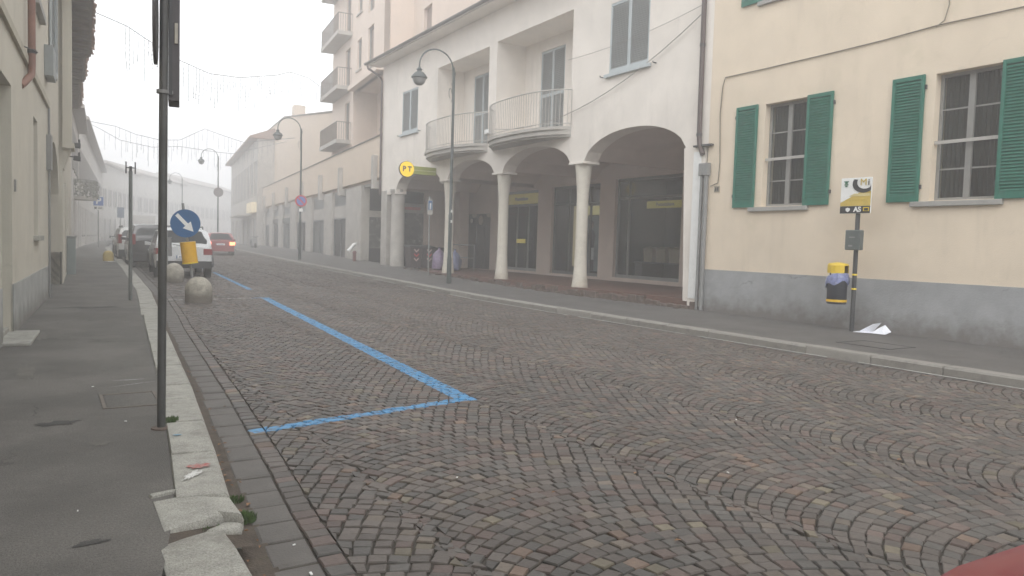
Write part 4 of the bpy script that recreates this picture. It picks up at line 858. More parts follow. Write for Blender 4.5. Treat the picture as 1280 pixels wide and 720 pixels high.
# tall old house beyond
W4 = Wall((17.25, 76.9), (3.9, 33.3), (-33.3, 3.9))
oh = thing('old_corner_house', 'dim tall house with long shutters standing in the fog beyond the shops', 'house', (17.25, 76.9, .4))
hl = []
for r0, r1 in ((5.7, 9.2),):
    for k in range(8): hl.append((1.5 + k * 3.9, 3.3 + k * 3.9, r0, r1))
for k in range(6): hl.append((1.2 + k * 5.2, 4.6 + k * 5.2, .45, 3.5))
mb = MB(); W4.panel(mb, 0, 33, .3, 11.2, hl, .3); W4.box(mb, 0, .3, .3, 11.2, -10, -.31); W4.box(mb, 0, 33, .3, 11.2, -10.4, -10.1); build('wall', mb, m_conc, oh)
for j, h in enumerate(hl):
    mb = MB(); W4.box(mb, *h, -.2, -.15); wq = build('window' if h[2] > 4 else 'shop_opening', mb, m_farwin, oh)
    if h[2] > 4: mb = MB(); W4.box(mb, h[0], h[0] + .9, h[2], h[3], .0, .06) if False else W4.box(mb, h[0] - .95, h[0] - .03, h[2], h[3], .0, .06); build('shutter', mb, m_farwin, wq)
mb = MB(); mb.hexa([W4.p(-.3, 11.2, .8), W4.p(33.3, 11.2, .8), W4.p(33.3, 11.2, -10.5), W4.p(-.3, 11.2, -10.5), W4.p(-.3, 11.4, .8), W4.p(33.3, 11.4, .8), W4.p(33.3, 13.6, -5), W4.p(-.3, 13.6, -5)]); build('roof', mb, m_tile, oh)
mb = MB(); W4.box(mb, .6, 5.5, 4.0, 5.0, .0, .5); build('lit_shop_sign', mb, m_warm, oh)
mb = MB(); W4.box(mb, 5.7, 16, 3.7, 3.85, .0, 1.4); build('awning', mb, m_conc, oh)

# ================================================================ LEFT: NEAR BUILDING
a0 = Vector((-.432, 12.394, 0)); WLa = Wall((-.432, 12.394), (.057, .998), (.998, -.057))
lb = thing('cream_house', 'near cream stucco house on the left with grey plinth, doorway and archway', 'house', (-.432, 12.394, .12))
LZ = 8.0
dh = (-1.62, -.46, .125, 3.38); wh = (2.78, 3.58, 1.42, 3.43)
holes = [dh, wh, (7.0, 8.0, 5.05, 7.2), (2.6, 3.6, 5.5, 7.2), (-4.6, -3.5, 1.42, 3.43), (-1.6, -.5, 5.2, 7.3)]
A0, A1, AS, AT = 6.35, 9.86, 2.2, 3.55
mb = MB(); WLa.panel(mb, -20, A0, .1, LZ, [h for h in holes if h[1] < A0], .45); WLa.panel(mb, A0, A1, AT + .1, LZ, [holes[2]], .45)
n = 20; P = [(A0, .1)]
for i in range(n + 1):
    t_ = math.pi * (1 - i / n); P.append(((A0 + A1) / 2 + (A1 - A0) / 2 * math.cos(t_), AS + (AT - AS) * math.sin(t_)))
for (u0, v0), (u1, v1) in zip(P[1:], P[2:]):
    mb.quad(WLa.p(u0, v0, 0), WLa.p(u1, v1, 0), WLa.p(u1, AT + .1, 0), WLa.p(u0, AT + .1, 0)); mb.quad(WLa.p(u0, v0, 0), WLa.p(u1, v1, 0), WLa.p(u1, v1, -2.5), WLa.p(u0, v0, -2.5))
mb.quad(WLa.p(A0, .1, 0), WLa.p(A0, AS, 0), WLa.p(A0, AS, -2.5), WLa.p(A0, .1, -2.5)); mb.quad(WLa.p(A1, .1, .02), WLa.p(A1, AS, .02), WLa.p(A1, AS, -2.5), WLa.p(A1, .1, -2.5))
mb.quad(WLa.p(A0 - .1, .1, -2.5), WLa.p(A1 + .1, .1, -2.5), WLa.p(A1 + .1, 4, -2.5), WLa.p(A0 - .1, 4, -2.5))
WLa.box(mb, -20, A1, .1, LZ, -8.4, -8); WLa.box(mb, -20.3, -20, .1, LZ, -8, 0)
build('wall', mb, m_left, lb)
mb = MB(); 
for q in ((-20, dh[0]), (dh[1], A0)): WLa.box(mb, q[0], q[1] - .001, .1, .78 if q[0] > -5 else .80, -.02, .014)
build('plinth', mb, m_leftg, lb)
mb = MB(); WLa.box(mb, A1 - .0, A1 + .5, .1, .98, -1.2, .06); build('pier_base', mb, mat('mossy_base', (.13, .12, .10), .9, .25, 4, .4, 40), lb)
mb = MB(); WLa.box(mb, dh[0], dh[1], .125, dh[3], -.42, -.36); dr_ = build('door', mb, mat('grey_door', (.20, .235, .23), .6, .12, 3, .1), lb)
mb = MB(); WLa.box(mb, dh[0] + .1, (dh[0] + dh[1]) / 2 - .04, .4, 3.1, -.36, -.345); WLa.box(mb, (dh[0] + dh[1]) / 2 + .04, dh[1] - .1, .4, 3.1, -.36, -.345); build('door_panel', mb, mat('grey_door_panel', (.17, .20, .20), .6, .12, 3, .1), dr_)
mb = MB(); WLa.box(mb, dh[0] - .12, dh[1] + .1, .11, .155, -.3, .30); build('door_step', mb, m_kerb, lb, bevel=.012)
mb = MB(); WLa.box(mb, dh[0], dh[1], .15, .21, -.36, -.04); build('door_sill', mb, m_kerb, lb, bevel=.01)
mb = MB(); WLa.box(mb, wh[0], wh[1], wh[2], wh[3], -.14, -.10); w1_ = build('window', mb, mat('grey_window_shutter', (.20, .21, .205), .6, .1, 4, 0), lb)
mb = MB(); WLa.box(mb, wh[0] + .37, wh[0] + .43, wh[2], wh[3], -.098, -.07); build('meeting_stile', mb, m_frame, w1_)
mb = MB(); WLa.box(mb, wh[0] - .1, wh[1] + .1, wh[2] - .09, wh[2] - .005, -.1, .09); build('sill', mb, m_kerb, lb, bevel=.01)
for u, v in ((-.35, 2.35), (-3.2, 2.3)):
    pass
louvre_leaf(lb, WLa, 8.02, 8.55, 5.05, 7.2, .02, m_greyblue, m_greyslat); louvre_leaf(lb, WLa, 6.44, 6.98, 5.05, 7.2, .02, m_greyblue, m_greyslat)
for (a, b, c, e) in (holes[2], holes[3], holes[5]):
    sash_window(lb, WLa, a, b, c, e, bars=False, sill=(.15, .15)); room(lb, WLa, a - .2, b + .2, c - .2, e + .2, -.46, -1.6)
mb = MB(); WLa.box(mb, -20, 6.0, 4.02, 4.14, 0, .05); build('string_course', mb, mat('string_course_render', (.42, .385, .31), .9, .15, 3, .3, 40), lb)
mb = MB(); WLa.box(mb, 2.7, 4.3, 5.30, 5.42, 0, .1); build('ledge', mb, m_trim, lb)
pp = [WLa.p(1.4, 7.9, .09), WLa.p(1.4, 4.02, .09), WLa.p(1.36, 3.86, .085), WLa.p(1.05, 3.70, .03), WLa.p(.95, 3.62, -.02)]
t = thing('downpipe', 'copper-brown rainwater downpipe high on the near left wall', 'downpipe', tuple(WLa.p(1.4, 3.6, 0)))
build('pipe', MB().tube(pp, .052, 12), m_copper, t, smooth=50)
mb = MB(); mb.tube([WLa.p(1.05, 4.22, 0), WLa.p(1.40, 4.22, .16), WLa.p(2.0, 4.22, .02)], .010, 6); mb.tube([WLa.p(1.4, 4.19, .09), WLa.p(1.4, 4.25, .09)], .06, 12); build('bracket', mb, m_dark, t)
mb = MB(); WLa.box(mb, 5.2, 6.0, 4.55, 5.15, .0, .16); bxm = build('meter_box', mb, mat('grey_meter_box', (.26, .28, .28), .6, .1, 5), lb, bevel=.01)
build('facade_pipe', MB().tube([WLa.p(5.85, 4.0, .04), WLa.p(5.86, .13, .04)], .022, 8), m_greypipe, lb)
mb = MB(); WLa.box(mb, 5.65, 6.05, 2.75, 3.45, 0, .09); build('cable_box', mb, m_greypipe, lb)
mb = MB(); WLa.box(mb, -.20, -.12, 2.02, 2.18, 0, .02); build('doorbell_plate', mb, m_frame, lb)
def eaves(par, P0, P1, z, over, name='roof', jag=0., seed=1):
    """Sloping tiled roof over a facade from P0 to P1 whose eaves overhang the street by `over`."""
    W = Wall(P0, (P1[0] - P0[0], P1[1] - P0[1]), (P1[1] - P0[1], -(P1[0] - P0[0]))); L_ = math.hypot(P1[0] - P0[0], P1[1] - P0[1]); rs = random.Random(seed)
    mb = MB(); mb.hexa([W.p(0, z - .02, over), W.p(L_, z - .02, over), W.p(L_, z + .02, -.3), W.p(0, z + .02, -.3), W.p(0, z + .05, over), W.p(L_, z + .05, over), W.p(L_, z + 2.0, -5), W.p(0, z + 2.0, -5)])
    r_ = build(name, mb, m_soffit, par)
    tl = MB(); u = 0
    while u < L_ - .1:
        k = rs.uniform(-.03, .05) + (jag * rs.random()); 
        for s_ in range(0, 1): 
            q = []
            for e_, zz, ov in ((0, z + .055, over + .04 + k), (1, z + .40, over - .86)):
                for i in range(5): an = math.pi * i / 4; q.append(W.p(u + .1 - .085 * math.cos(an), zz + .06 * math.sin(an), ov))
            tl.add(q, [(i, i + 1, 6 + i, 5 + i) for i in range(4)] + [(0, 1, 2, 3, 4)])
        u += .2
    build('roof_tiles', tl, m_tile, r_, kind='stuff')
    mb = MB(); u = .3
    while u < L_: W.box(mb, u, u + .1, z - .11, z - .021, -.02, over - .08); u += .7
    build('rafter_ends', mb, m_soffit, r_, kind='stuff'); return r_
eaves(lb, tuple(WLa.p(-20, 0))[:2], tuple(WLa.p(A1 + .3, 0))[:2], LZ, .62)
# ---- second left building
lb2 = thing('cream_house', 'narrow cream building with deep ragged eaves beyond the archway', 'house', (.2, 22.4, .12))
PB = [(.22, 22.45), (.46, 30.), (.76, 42.)]; 
W5 = Wall(PB[0], (PB[1][0] - PB[0][0], PB[1][1] - PB[0][1]), (PB[1][1] - PB[0][1], -(PB[1][0] - PB[0][0]))); W6 = Wall(PB[1], (PB[2][0] - PB[1][0], PB[2][1] - PB[1][1]), (PB[2][1] - PB[1][1], -(PB[2][0] - PB[1][0])))
mb = MB(); W5.panel(mb, 0, 7.55, .1, 7.5, [(2.2, 3.3, .3, 2.9), (4.8, 5.9, 1.2, 2.9), (1.2, 2.2, 4.7, 6.6), (4.6, 5.6, 4.7, 6.6)], .3); W6.panel(mb, 0, 12.0, .1, 7.5, [(1.5, 2.6, .4, 2.9), (5, 6.4, .4, 2.9), (9, 10.1, 1.2, 2.9), (2, 3, 4.7, 6.6), (5.5, 6.5, 4.7, 6.6), (9, 10, 4.7, 6.6)], .3)
W5.box(mb, 0, .25, .1, 7.5, -8, -.31); W5.box(mb, 0, 19, .1, 7.5, -8.3, -8); W6.box(mb, 11.7, 12, .1, 7.5, -8, -.31)
build('wall', mb, m_left, lb2)
mb = MB(); W5.box(mb, -.12, .95, 3.75, 7.45, .0, .20); W5.box(mb, -.12, .95, 3.62, 3.75, .0, .26)
mb.hexa([W5.p(0, 3.1, .0), W5.p(.8, 3.1, .0), W5.p(.8, 3.1, .03), W5.p(0, 3.1, .03), W5.p(0, 3.62, .0), W5.p(.8, 3.62, .0), W5.p(.8, 3.62, .18), W5.p(0, 3.62, .18)])
build('corbelled_bay', mb, m_left, lb2)
for W, hs_ in ((W5, [(2.2, 3.3, .3, 2.9), (4.8, 5.9, 1.2, 2.9), (1.2, 2.2, 4.7, 6.6), (4.6, 5.6, 4.7, 6.6)]), (W6, [(1.5, 2.6, .4, 2.9), (5, 6.4, .4, 2.9), (9, 10.1, 1.2, 2.9), (2, 3, 4.7, 6.6), (5.5, 6.5, 4.7, 6.6), (9, 10, 4.7, 6.6)])):
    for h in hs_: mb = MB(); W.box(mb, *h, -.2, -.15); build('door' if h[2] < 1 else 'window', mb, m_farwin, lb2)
eaves(lb2, PB[0], PB[1], 7.52, .68, jag=.03, seed=3)
eaves(lb2, (PB[1][0] + .004, PB[1][1] + .02), (PB[1][0] + .12, PB[1][1] + 5), 7.50, .52, jag=.04, seed=5); eaves(lb2, (.58, 35.1), (.76, 42), 7.46, .40, jag=.06, seed=6)
for k, (zz, lab) in enumerate(((3.9, 'upper of two dark floodlights on arms beyond the archway'), (3.55, 'lower of two dark floodlights on arms beyond the archway'))):
    t = thing('floodlight', lab, 'floodlight', (.27, 24, zz), group='floodlights on the left wall')
    build('arm', MB().tube([(.26, 24, zz), (.52, 24, zz)], .018, 6), m_dark, t)
    mb = MB(); mb.hexa([(.48, 23.9, zz - .09), (.66, 23.9, zz - .11), (.66, 24.1, zz - .11), (.48, 24.1, zz - .09), (.50, 23.9, zz + .03), (.66, 23.9, zz + .02), (.66, 24.1, zz + .02), (.50, 24.1, zz + .03)]); build('lamp_head', mb, m_dark, t, bevel=.01)
    mb = MB(); mb.box(.60, .65, 23.97, 24.03, zz + .03, zz + .13); build('bracket', mb, m_dark, t)
t = thing('utility_cabinet', 'grey-green utility cabinet standing against the left wall', 'cabinet', (.47, 27, .2))
build('body', MB().box(.36, .60, 26.6, 27.4, .18, 1.32), mat('cabinet_paint', (.22, .25, .245), .6, .1, 4, .05), t, bevel=.015)
build('lid', MB().box(.345, .62, 26.57, 27.43, 1.322, 1.37), m_greypipe, t, bevel=.01)
build('door', MB().box(.40, .56, 26.585, 26.599, .25, 1.25), mat('cabinet_door_paint', (.20, .23, .225), .6, .1, 4, .05), t)
# ---- far facades that sweep across the bend, in fog, their colours also paled toward it
fh = [((.85, 46), (1.45, 58), 8.0, 'pale house with a flower balcony at the start of the bend'), ((1.5, 58.1), (5.27, 108), 9.0, 'long foggy facade with tall shutters on the left of the bend'),
      ((5.32, 108.1), (10.9, 128), 10.2, 'fog-grey facade at the middle of the bend'), ((10.95, 128.1), (20.9, 151), 10.6, 'faint pale facade closing the view beyond the cars'), ((20.95, 151.1), (36.4, 181), 11.2, 'barely visible facade deepest in the fog behind the red car')]
for i, (p0, p1, hz, lab) in enumerate(fh):
    W = Wall(p0, (p1[0] - p0[0], p1[1] - p0[1]), (p1[1] - p0[1], -(p1[0] - p0[0]))); L_ = math.hypot(p1[0] - p0[0], p1[1] - p0[1])
    t = thing('far_house', lab, 'house', (p0[0], p0[1], .4), group='facades fading into the fog at the bend'); nW = int(L_ / 2.6); hl = []
    for k in range(nW):
        u = .8 + k * (L_ - 1.2) / nW; hl.append((u, u + .95, 5.0, 7.1)); hl.append((u, u + .95, 1.3 if k % 3 else .5, 3.3))
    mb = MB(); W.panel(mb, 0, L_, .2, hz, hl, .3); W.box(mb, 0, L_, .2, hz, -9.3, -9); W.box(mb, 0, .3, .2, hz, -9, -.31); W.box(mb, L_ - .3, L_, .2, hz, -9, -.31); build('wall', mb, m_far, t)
    for h in hl:
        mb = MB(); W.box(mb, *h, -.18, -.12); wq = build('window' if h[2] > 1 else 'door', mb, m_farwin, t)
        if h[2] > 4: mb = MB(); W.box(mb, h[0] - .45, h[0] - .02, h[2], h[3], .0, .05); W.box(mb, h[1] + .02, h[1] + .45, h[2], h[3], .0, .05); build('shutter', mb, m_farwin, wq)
        mb = MB(); W.box(mb, h[0] - .1, h[1] + .1, h[2] - .12, h[2] - .01, -.05, .08); build('sill', mb, m_trim, wq)
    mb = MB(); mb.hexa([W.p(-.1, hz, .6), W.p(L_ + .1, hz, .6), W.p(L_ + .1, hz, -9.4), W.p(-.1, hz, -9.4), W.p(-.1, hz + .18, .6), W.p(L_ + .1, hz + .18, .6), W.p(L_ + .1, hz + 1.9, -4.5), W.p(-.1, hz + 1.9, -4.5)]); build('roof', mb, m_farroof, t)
    if i == 1: mb = MB(); W.box(mb, 6, 6.9, hz + .3, hz + 1.9, -3, -2); W.box(mb, 9, 12, hz + .5, hz + 1.9, -4, -2.5); build('chimney', mb, m_far, t)
    if i == 0:
        P = [W.p(3.0 + 1.2 - 1.2 * math.cos(k * math.pi / 12), 3.35, max(.01, 1.15 * math.sin(k * math.pi / 12))) for k in range(13)]
        bs = build('balcony', MB().prism(P, (0, 0, 0), (0, 0, .18)), m_conc, t)
        mb = MB(); mb.tube([q + Vector((0, 0, 1.1)) for q in P], .03, 6); [mb.tube([q + Vector((0, 0, .18)), q + Vector((0, 0, 1.1))], .015, 4) for q in P]; build('railing', mb, m_greypipe, bs)
        mb = MB()
        for k in range(380):
            an = random.uniform(0, math.pi); rr_ = random.uniform(.8, 1.1); c = W.p(4.2 - 1.2 * rr_ * math.cos(an), 3.45 + random.random() ** 1.2 * 1.0, 1.15 * rr_ * math.sin(an)); s_ = .07
            v1_ = Vector((random.gauss(0, 1), random.gauss(0, 1), random.gauss(0, 1))).normalized() * s_; v2_ = v1_.cross(Vector((random.gauss(0, 1), random.gauss(0, 1), random.gauss(0, 1)))).normalized() * s_
            mb.quad(c - v1_, c - v2_, c + v1_, c + v2_)
        solo('balcony_plants', mb, m_fol2, 'trailing plants filling the rounded balcony on the far left', 'plants', tuple(W.p(4.7, 4.2, .6)), kind='stuff')
t = thing('box_lorry', 'dim grey box-shaped lorry beyond the parked cars, deep in the fog', 'lorry', (10.2, 112, .4))
build('cargo_box', MB().box(8.9, 11.5, 109, 114, 1.05, 3.9), m_conc, t, bevel=.05); build('cab', MB().box(9.05, 11.35, 114.1, 116, .9, 2.9), m_conc, t, bevel=.15); build('underframe', MB().box(9.1, 11.3, 109.1, 115.5, .75, 1.03), m_dark, t)
for x in (9.15, 11.25):
    for y in (110.4, 114.8): build('wheel', MB().disc((x, y, .82), .42, (1, 0, 0), .28, 18), m_rubber, t)
# ================================================================ CARS
def car(name, label, loc, rz, paint, L=4.3, Wd=1.8, H=1.65, style='suv', brake=False, skirt=None, rails=False, front=False):
    """Local frame: rear bumper at y=0, nose at y=L, wheels on z=0."""
    hw = Wd / 2; belt = .60 * H; sill = .24 if style != 'suv' else .33; wr = .33 if style != 'suv' else .36
    yw = (.72, L - .80)
    rg0, rg1 = {'suv': (.10, .46), 'boxy': (.06, .26), 'sedan': (.50, 1.10), 'hatch': (.12, .62)}[style]
    wf0, wf1 = (L - 1.95, L - 1.12) if style != 'boxy' else (L - 1.65, L - .95)
    hood = belt + .02
    def top(y):
        if y < rg0: return belt + .05 - (rg0 - y) * .2 if style != 'sedan' else belt + .06 - (rg0 - y) * .05
        if y < rg1: t_ = (y - rg0) / (rg1 - rg0); return belt + .05 + (H - belt - .09) * t_ ** .85
        if y < wf0: t_ = (y - rg1) / (wf0 - rg1); return H - .04 + .05 * math.sin(math.pi * (t_ * .8 + .1)) - .01
        if y < wf1: t_ = (y - wf0) / (wf1 - wf0); return H - .03 + (hood - H + .03) * t_ ** 1.1
        t_ = (y - wf1) / (L - wf1); return hood - .17 * t_ ** 2.2
    def half(y):
        k = 1.
        if y < .35: k = .90 + .10 * (y / .35) ** .5
        if y > L - .65: k = .80 + .20 * math.sqrt(max(0, 1 - ((y - L + .65) / .65) ** 2))
        return hw * k
    def green(y): # 0 on hood, 1 under the roof
        if y < rg0 or y > wf1: return 0.
        if y < rg1: return (y - rg0) / (rg1 - rg0)
        if y > wf0: return (wf1 - y) / (wf1 - wf0)
        return 1.
    ys = sorted(set([0, .04, rg0, rg1, (rg0 + rg1) / 2, wf0, wf1, (wf0 + wf1) / 2, L, L - .04, L - .12] + [round(.09 * k, 3) for k in range(int(L / .09) + 1)]))
    rings = []
    for y in ys:
        w_ = half(y); gr = green(y); tp = top(y); bl = min(belt, tp - .02); zb = sill if y > .1 else sill + .02
        arch = 0
        for c in yw:
            d = abs(y - c)
            if d < wr + .06: arch = max(arch, wr + math.sqrt((wr + .06) ** 2 - d * d))
        zl = max(zb, arch); inset = .06 * gr + .0
        rw = w_ * (1 - .17 * gr) - .02
        P = [(0, zb), (w_ * .80, zb), (w_ * .97, zl), (w_ * 1.0, max(zl + .05, .52)), (w_ * .995, max(zl + .09, bl - .10)), (w_ * .965, max(bl, zl + .11)), (rw if gr > 0 else w_ * .86, tp - .06 * gr - (.03 if gr == 0 else 0)), (rw * .80 if gr > 0 else w_ * .62, tp), (0, tp + .015)]
        rings.append([(x, y, z) for x, z in P] + [(-x, y, z) for x, z in reversed(P[1:-1])])
    n = len(rings[0]); v = [p for r_ in rings for p in r_]; f = []
    for j in range(len(rings) - 1):
        for i in range(n): f.append((j * n + i, j * n + (i + 1) % n, (j + 1) * n + (i + 1) % n, (j + 1) * n + i))
    f.append(tuple(range(n))); f.append(tuple((len(rings) - 1) * n + i for i in reversed(range(n))))
    root = thing(name, label, 'car', loc, rz, group='cars parked along the left kerb' if name == 'parked_car' and loc[1] > 5 else None)
    body = build('body', MB().add(v, f), paint, root, world=False, smooth=38)
    def ring_at(y):
        for j in range(len(ys) - 1):
            if ys[j] <= y <= ys[j + 1]: t_ = (y - ys[j]) / (ys[j + 1] - ys[j]); return [Vector(a).lerp(Vector(b), t_) for a, b in zip(rings[j], rings[j + 1])]
    def strip_glass(name_, y0, y1, i0, i1, t0, t1, off, n_=8, s=1, m=m_carglass):
        mb = MB(); rows = []
        for k in range(n_ + 1):
            r_ = ring_at(y0 + (y1 - y0) * k / n_); a, b = Vector(r_[i0]), Vector(r_[i1]); A = a.lerp(b, t0); B = a.lerp(b, t1); o_ = Vector((off[0] * s, off[1], off[2])); A += o_; B += o_
            rows.append((Vector((A.x * s, A.y, A.z)) if s < 0 and i0 < 9 else A, Vector((B.x * s, B.y, B.z)) if s < 0 and i0 < 9 else B))
        for a, b in zip(rows, rows[1:]): mb.quad(a[0], a[1], b[1], b[0])
        return mb
    def across(name_, y0, y1, kx, off, m=m_carglass):
        mb = MB(); rows = []
        for k in range(7):
            y = y0 + (y1 - y0) * k / 6; r_ = ring_at(y); q = [Vector(r_[6]) * 1, Vector(r_[7]), Vector(r_[8]), Vector((-r_[7][0], r_[7][1], r_[7][2])), Vector((-r_[6][0], r_[6][1], r_[6][2]))]
            rows.append([Vector((p.x * kx, p.y + off[1], p.z + off[2])) for p in q])
        for a, b in zip(rows, rows[1:]):
            for i in range(4): mb.quad(a[i], a[i + 1], b[i + 1], b[i])
        return build(name_, mb, m, root, world=False, smooth=60)
    across('windscreen', wf0 + .07, wf1 - .04, .90, (0, .004, .007))
    across('rear_window', rg0 + .05, rg1 - .05, .86, (0, -.008, .006))
    n_side = [(rg1 + .06, rg1 + .60), (rg1 + .68, (rg1 + wf0) / 2 + .15), ((rg1 + wf0) / 2 + .22, wf0 + .22)]
    for s in (1, -1):
        for y0, y1 in n_side:
            mb = MB(); rows = []
            for k in range(7):
                y = y0 + (y1 - y0) * k / 6; r_ = ring_at(y); a, b = Vector(r_[5]), Vector(r_[6]); A = a.lerp(b, .10); B = a.lerp(b, .90)
                rows.append([Vector((s * (p.x + .006), p.y, p.z)) for p in (A, B)])
            for a, b in zip(rows, rows[1:]): mb.quad(a[0], a[1], b[1], b[0])
            build('side_window', mb, m_carglass, root, world=False)
        mb = MB(); yy = wf0 + .35; mb.hexa([(s * (hw - .04), yy, belt + .02), (s * (hw + .17), yy, belt + .03), (s * (hw + .15), yy + .12, belt + .05), (s * (hw - .04), yy + .10, belt + .04), (s * (hw - .04), yy, belt + .14), (s * (hw + .17), yy, belt + .17), (s * (hw + .15), yy + .10, belt + .15), (s * (hw - .04), yy + .10, belt + .12)]); build('mirror', mb, paint, root, world=False, bevel=.02)
        for y_ in ((rg1 + .75), (rg1 + wf0) / 2 + .35):
            mb = MB(); mb.box(s * (hw - .01) - .02, s * (hw - .01) + .02, y_, y_ + .17, belt - .14, belt - .105); build('door_handle', mb, m_black, root, world=False, bevel=.006)
    if skirt:
        mb = MB(); rr = [(x * 1.012, y, z) for (x, y, z) in []]
        for ya, yb in ((0, .10),):
            pass
        P = []; 
        for k in range(9):
            an = -math.pi / 2 + math.pi * k / 8; P.append(((hw * .93) * math.sin(an), -.035 * math.cos(an)))
        for z0, z1 in ((sill + .0, .56),):
            for (x0, y0), (x1, y1) in zip(P, P[1:]): mb.hexa([(x0, y0 - .015, z0), (x1, y1 - .015, z0), (x1, .12, z0), (x0, .12, z0), (x0, y0 - .01, z1), (x1, y1 - .01, z1), (x1, .12, z1), (x0, .12, z1)])
        for s in (1, -1):
            for c in yw:
                pts_ = []
                for k in range(13): an = math.pi * k / 12; pts_.append((s * (hw * 1.0), c + (wr + .085) * math.cos(an), wr + (wr + .085) * math.sin(an) * .97))
                build('wheel_arch_trim', MB().tube(pts_, .035, 6), skirt, root, world=False)
        build('bumper', mb, skirt, root, world=False)
    else:
        mb = MB(); P = [((hw * .92) * math.sin(-math.pi / 2 + math.pi * k / 8), -.03 * math.cos(-math.pi / 2 + math.pi * k / 8)) for k in range(9)]
        for (x0, y0), (x1, y1) in zip(P, P[1:]): mb.hexa([(x0, y0 - .015, sill + .02), (x1, y1 - .015, sill + .02), (x1, .12, sill + .02), (x0, .12, sill + .02), (x0, y0 - .02, .60), (x1, y1 - .02, .60), (x1, .12, .60), (x0, .12, .60)])
        build('bumper', mb, paint, root, world=False, bevel=.008)
    for s in (1, -1):
        for c in yw:
            wt = MB(); prof = [(.20, -.105), (.27, -.11), (wr - .015, -.10), (wr, -.06), (wr, .06), (wr - .015, .10), (.27, .11), (.20, .105)]
            k0 = len(wt.v); nn = 28; cx = s * (hw - .13)
            for r_, x_ in prof:
                for i in range(nn): an = 2 * math.pi * i / nn; wt.v.append((cx + x_, c + r_ * math.cos(an), wr + r_ * math.sin(an)))
            for j in range(len(prof)):
                j2 = (j + 1) % len(prof)
                for i in range(nn): i2 = (i + 1) % nn; wt.f.append((j * nn + i, j * nn + i2, j2 * nn + i2, j2 * nn + i))
            wh_ = build('wheel', wt, m_rubber, root, world=False, smooth=40)
            rm_ = MB(); rm_.disc((cx + s * .05, c, wr), .055, (1, 0, 0), .07, 12)
            for k in range(5):
                an = 2 * math.pi * k / 5 + .3; d1 = Vector((0, math.cos(an), math.sin(an))); d2 = Vector((0, -math.sin(an), math.cos(an))); c0 = Vector((cx + s * .065, c, wr))
                rm_.hexa([c0 + d1 * .04 - d2 * .03 + Vector((-.02 * s, 0, 0)), c0 + d1 * .205 - d2 * .035 + Vector((-.02 * s, 0, 0)), c0 + d1 * .205 + d2 * .035 + Vector((-.02 * s, 0, 0)), c0 + d1 * .04 + d2 * .03 + Vector((-.02 * s, 0, 0)), c0 + d1 * .04 - d2 * .03, c0 + d1 * .205 - d2 * .035, c0 + d1 * .205 + d2 * .035, c0 + d1 * .04 + d2 * .03])
            build('rim', rm_, m_rim, wh_, world=False)
            rd = MB(); rd.disc((cx + s * .02, c, wr), .205, (1, 0, 0), .02, 20); build('brake_disc', rd, m_black, wh_, world=False)
    lm = m_brake if brake else m_lens
    for s in (1, -1):
        tz0, tz1 = (belt - .22, belt - .02) if style != 'boxy' else (belt - .12, belt + .30)
        if style == 'sedan': tz0, tz1 = belt - .20, belt - .04
        mb = MB(); xi, xo = (hw * .90 - .24, hw * .945) if style != 'boxy' else (hw - .20, hw - .06)
        mb.hexa([(s * xi, -.035, tz0), (s * xo, .005, tz0), (s * (hw + .006), .24, tz0), (s * xi, .1, tz0), (s * xi, -.03, tz1), (s * xo, .005, tz1), (s * (hw + .004), .22, tz1), (s * xi, .1, tz1)])
        build('tail_light', mb, lm, root, world=False, bevel=.012)
        mb = MB(); mb.hexa([(s * (hw * .50), L - .04, .62), (s * (hw * .86), L - .22, .62), (s * (hw * .90), L - .40, .70), (s * (hw * .5), L - .25, .70), (s * (hw * .50), L - .06, .74), (s * (hw * .86), L - .26, .78), (s * (hw * .9), L - .42, .80), (s * (hw * .5), L - .3, .76)]); build('headlight', mb, m_headl, root, world=False, bevel=.01)
    mb = MB(); mb.box(-.26, .26, -.062 if not skirt else -.065, -.045, (.64 if style != 'boxy' else .66), (.75 if style != 'boxy' else .77)); pl = build('licence_plate', mb, m_white_p, root, world=False)
    mb = MB(); [mb.box(x, x + .022, -.068, -.0655, .67, .72) for x in [-.17 + .045 * k for k in range(8)]]; build('plate_print', mb, m_bluedark, pl, world=False, kind='stuff'); mb = MB(); mb.box(-.255, -.225, -.067, -.0625, .645, .745); build('plate_band', mb, m_blue, pl, world=False)
    mb = MB(); mb.box(-.5, .5, L - .02, L + .015, .42, .58); build('grille', mb, m_black, root, world=False, bevel=.01)
    mb = MB(); mb.tube([(.05, -.03 + rg0, belt + .06), (-.35, rg0 + .02, belt + .10)], .012, 6); build('rear_wiper', mb, m_black, root, world=False)
    if rails:
        for s in (1, -1):
            mb = MB(); mb.tube([(s * hw * .68, rg1 + .15, H - .02), (s * hw * .68, rg1 + .25, H + .05), (s * hw * .68, wf0 - .35, H + .05), (s * hw * .68, wf0 - .2, H - .02)], .02, 6); build('roof_rail', mb, m_dark, root, world=False)
    return root
def gl(x, y): return (x, y, g(y) + .002)
car('parked_car', 'white parked SUV seen from behind, nearest in the row beyond the concrete domes', gl(3.72, 26.9), R(-3), m_suv, 4.35, 1.82, 1.66, 'suv', skirt=m_black, rails=True)
car('parked_car', 'black parked people carrier half hidden ahead of the white SUV', gl(3.48, 33.0), R(-1), m_carblack, 4.3, 1.80, 1.76, 'boxy')
car('parked_car', 'small white parked hatchback with black bumper and roof rails', gl(3.30, 38.6), R(-1), m_panda, 3.6, 1.62, 1.60, 'boxy', skirt=m_black, rails=True)
car('parked_car', 'slate dark parked car farthest along the left kerb', gl(3.60, 43.4), R(-1), m_carblue, 4.2, 1.75, 1.58, 'suv', rails=True)
car('moving_car', 'red car driving away down the street with brake lamps lit', gl(9.0, 50.0), R(-8), m_carred, 4.3, 1.74, 1.44, 'hatch', brake=True)
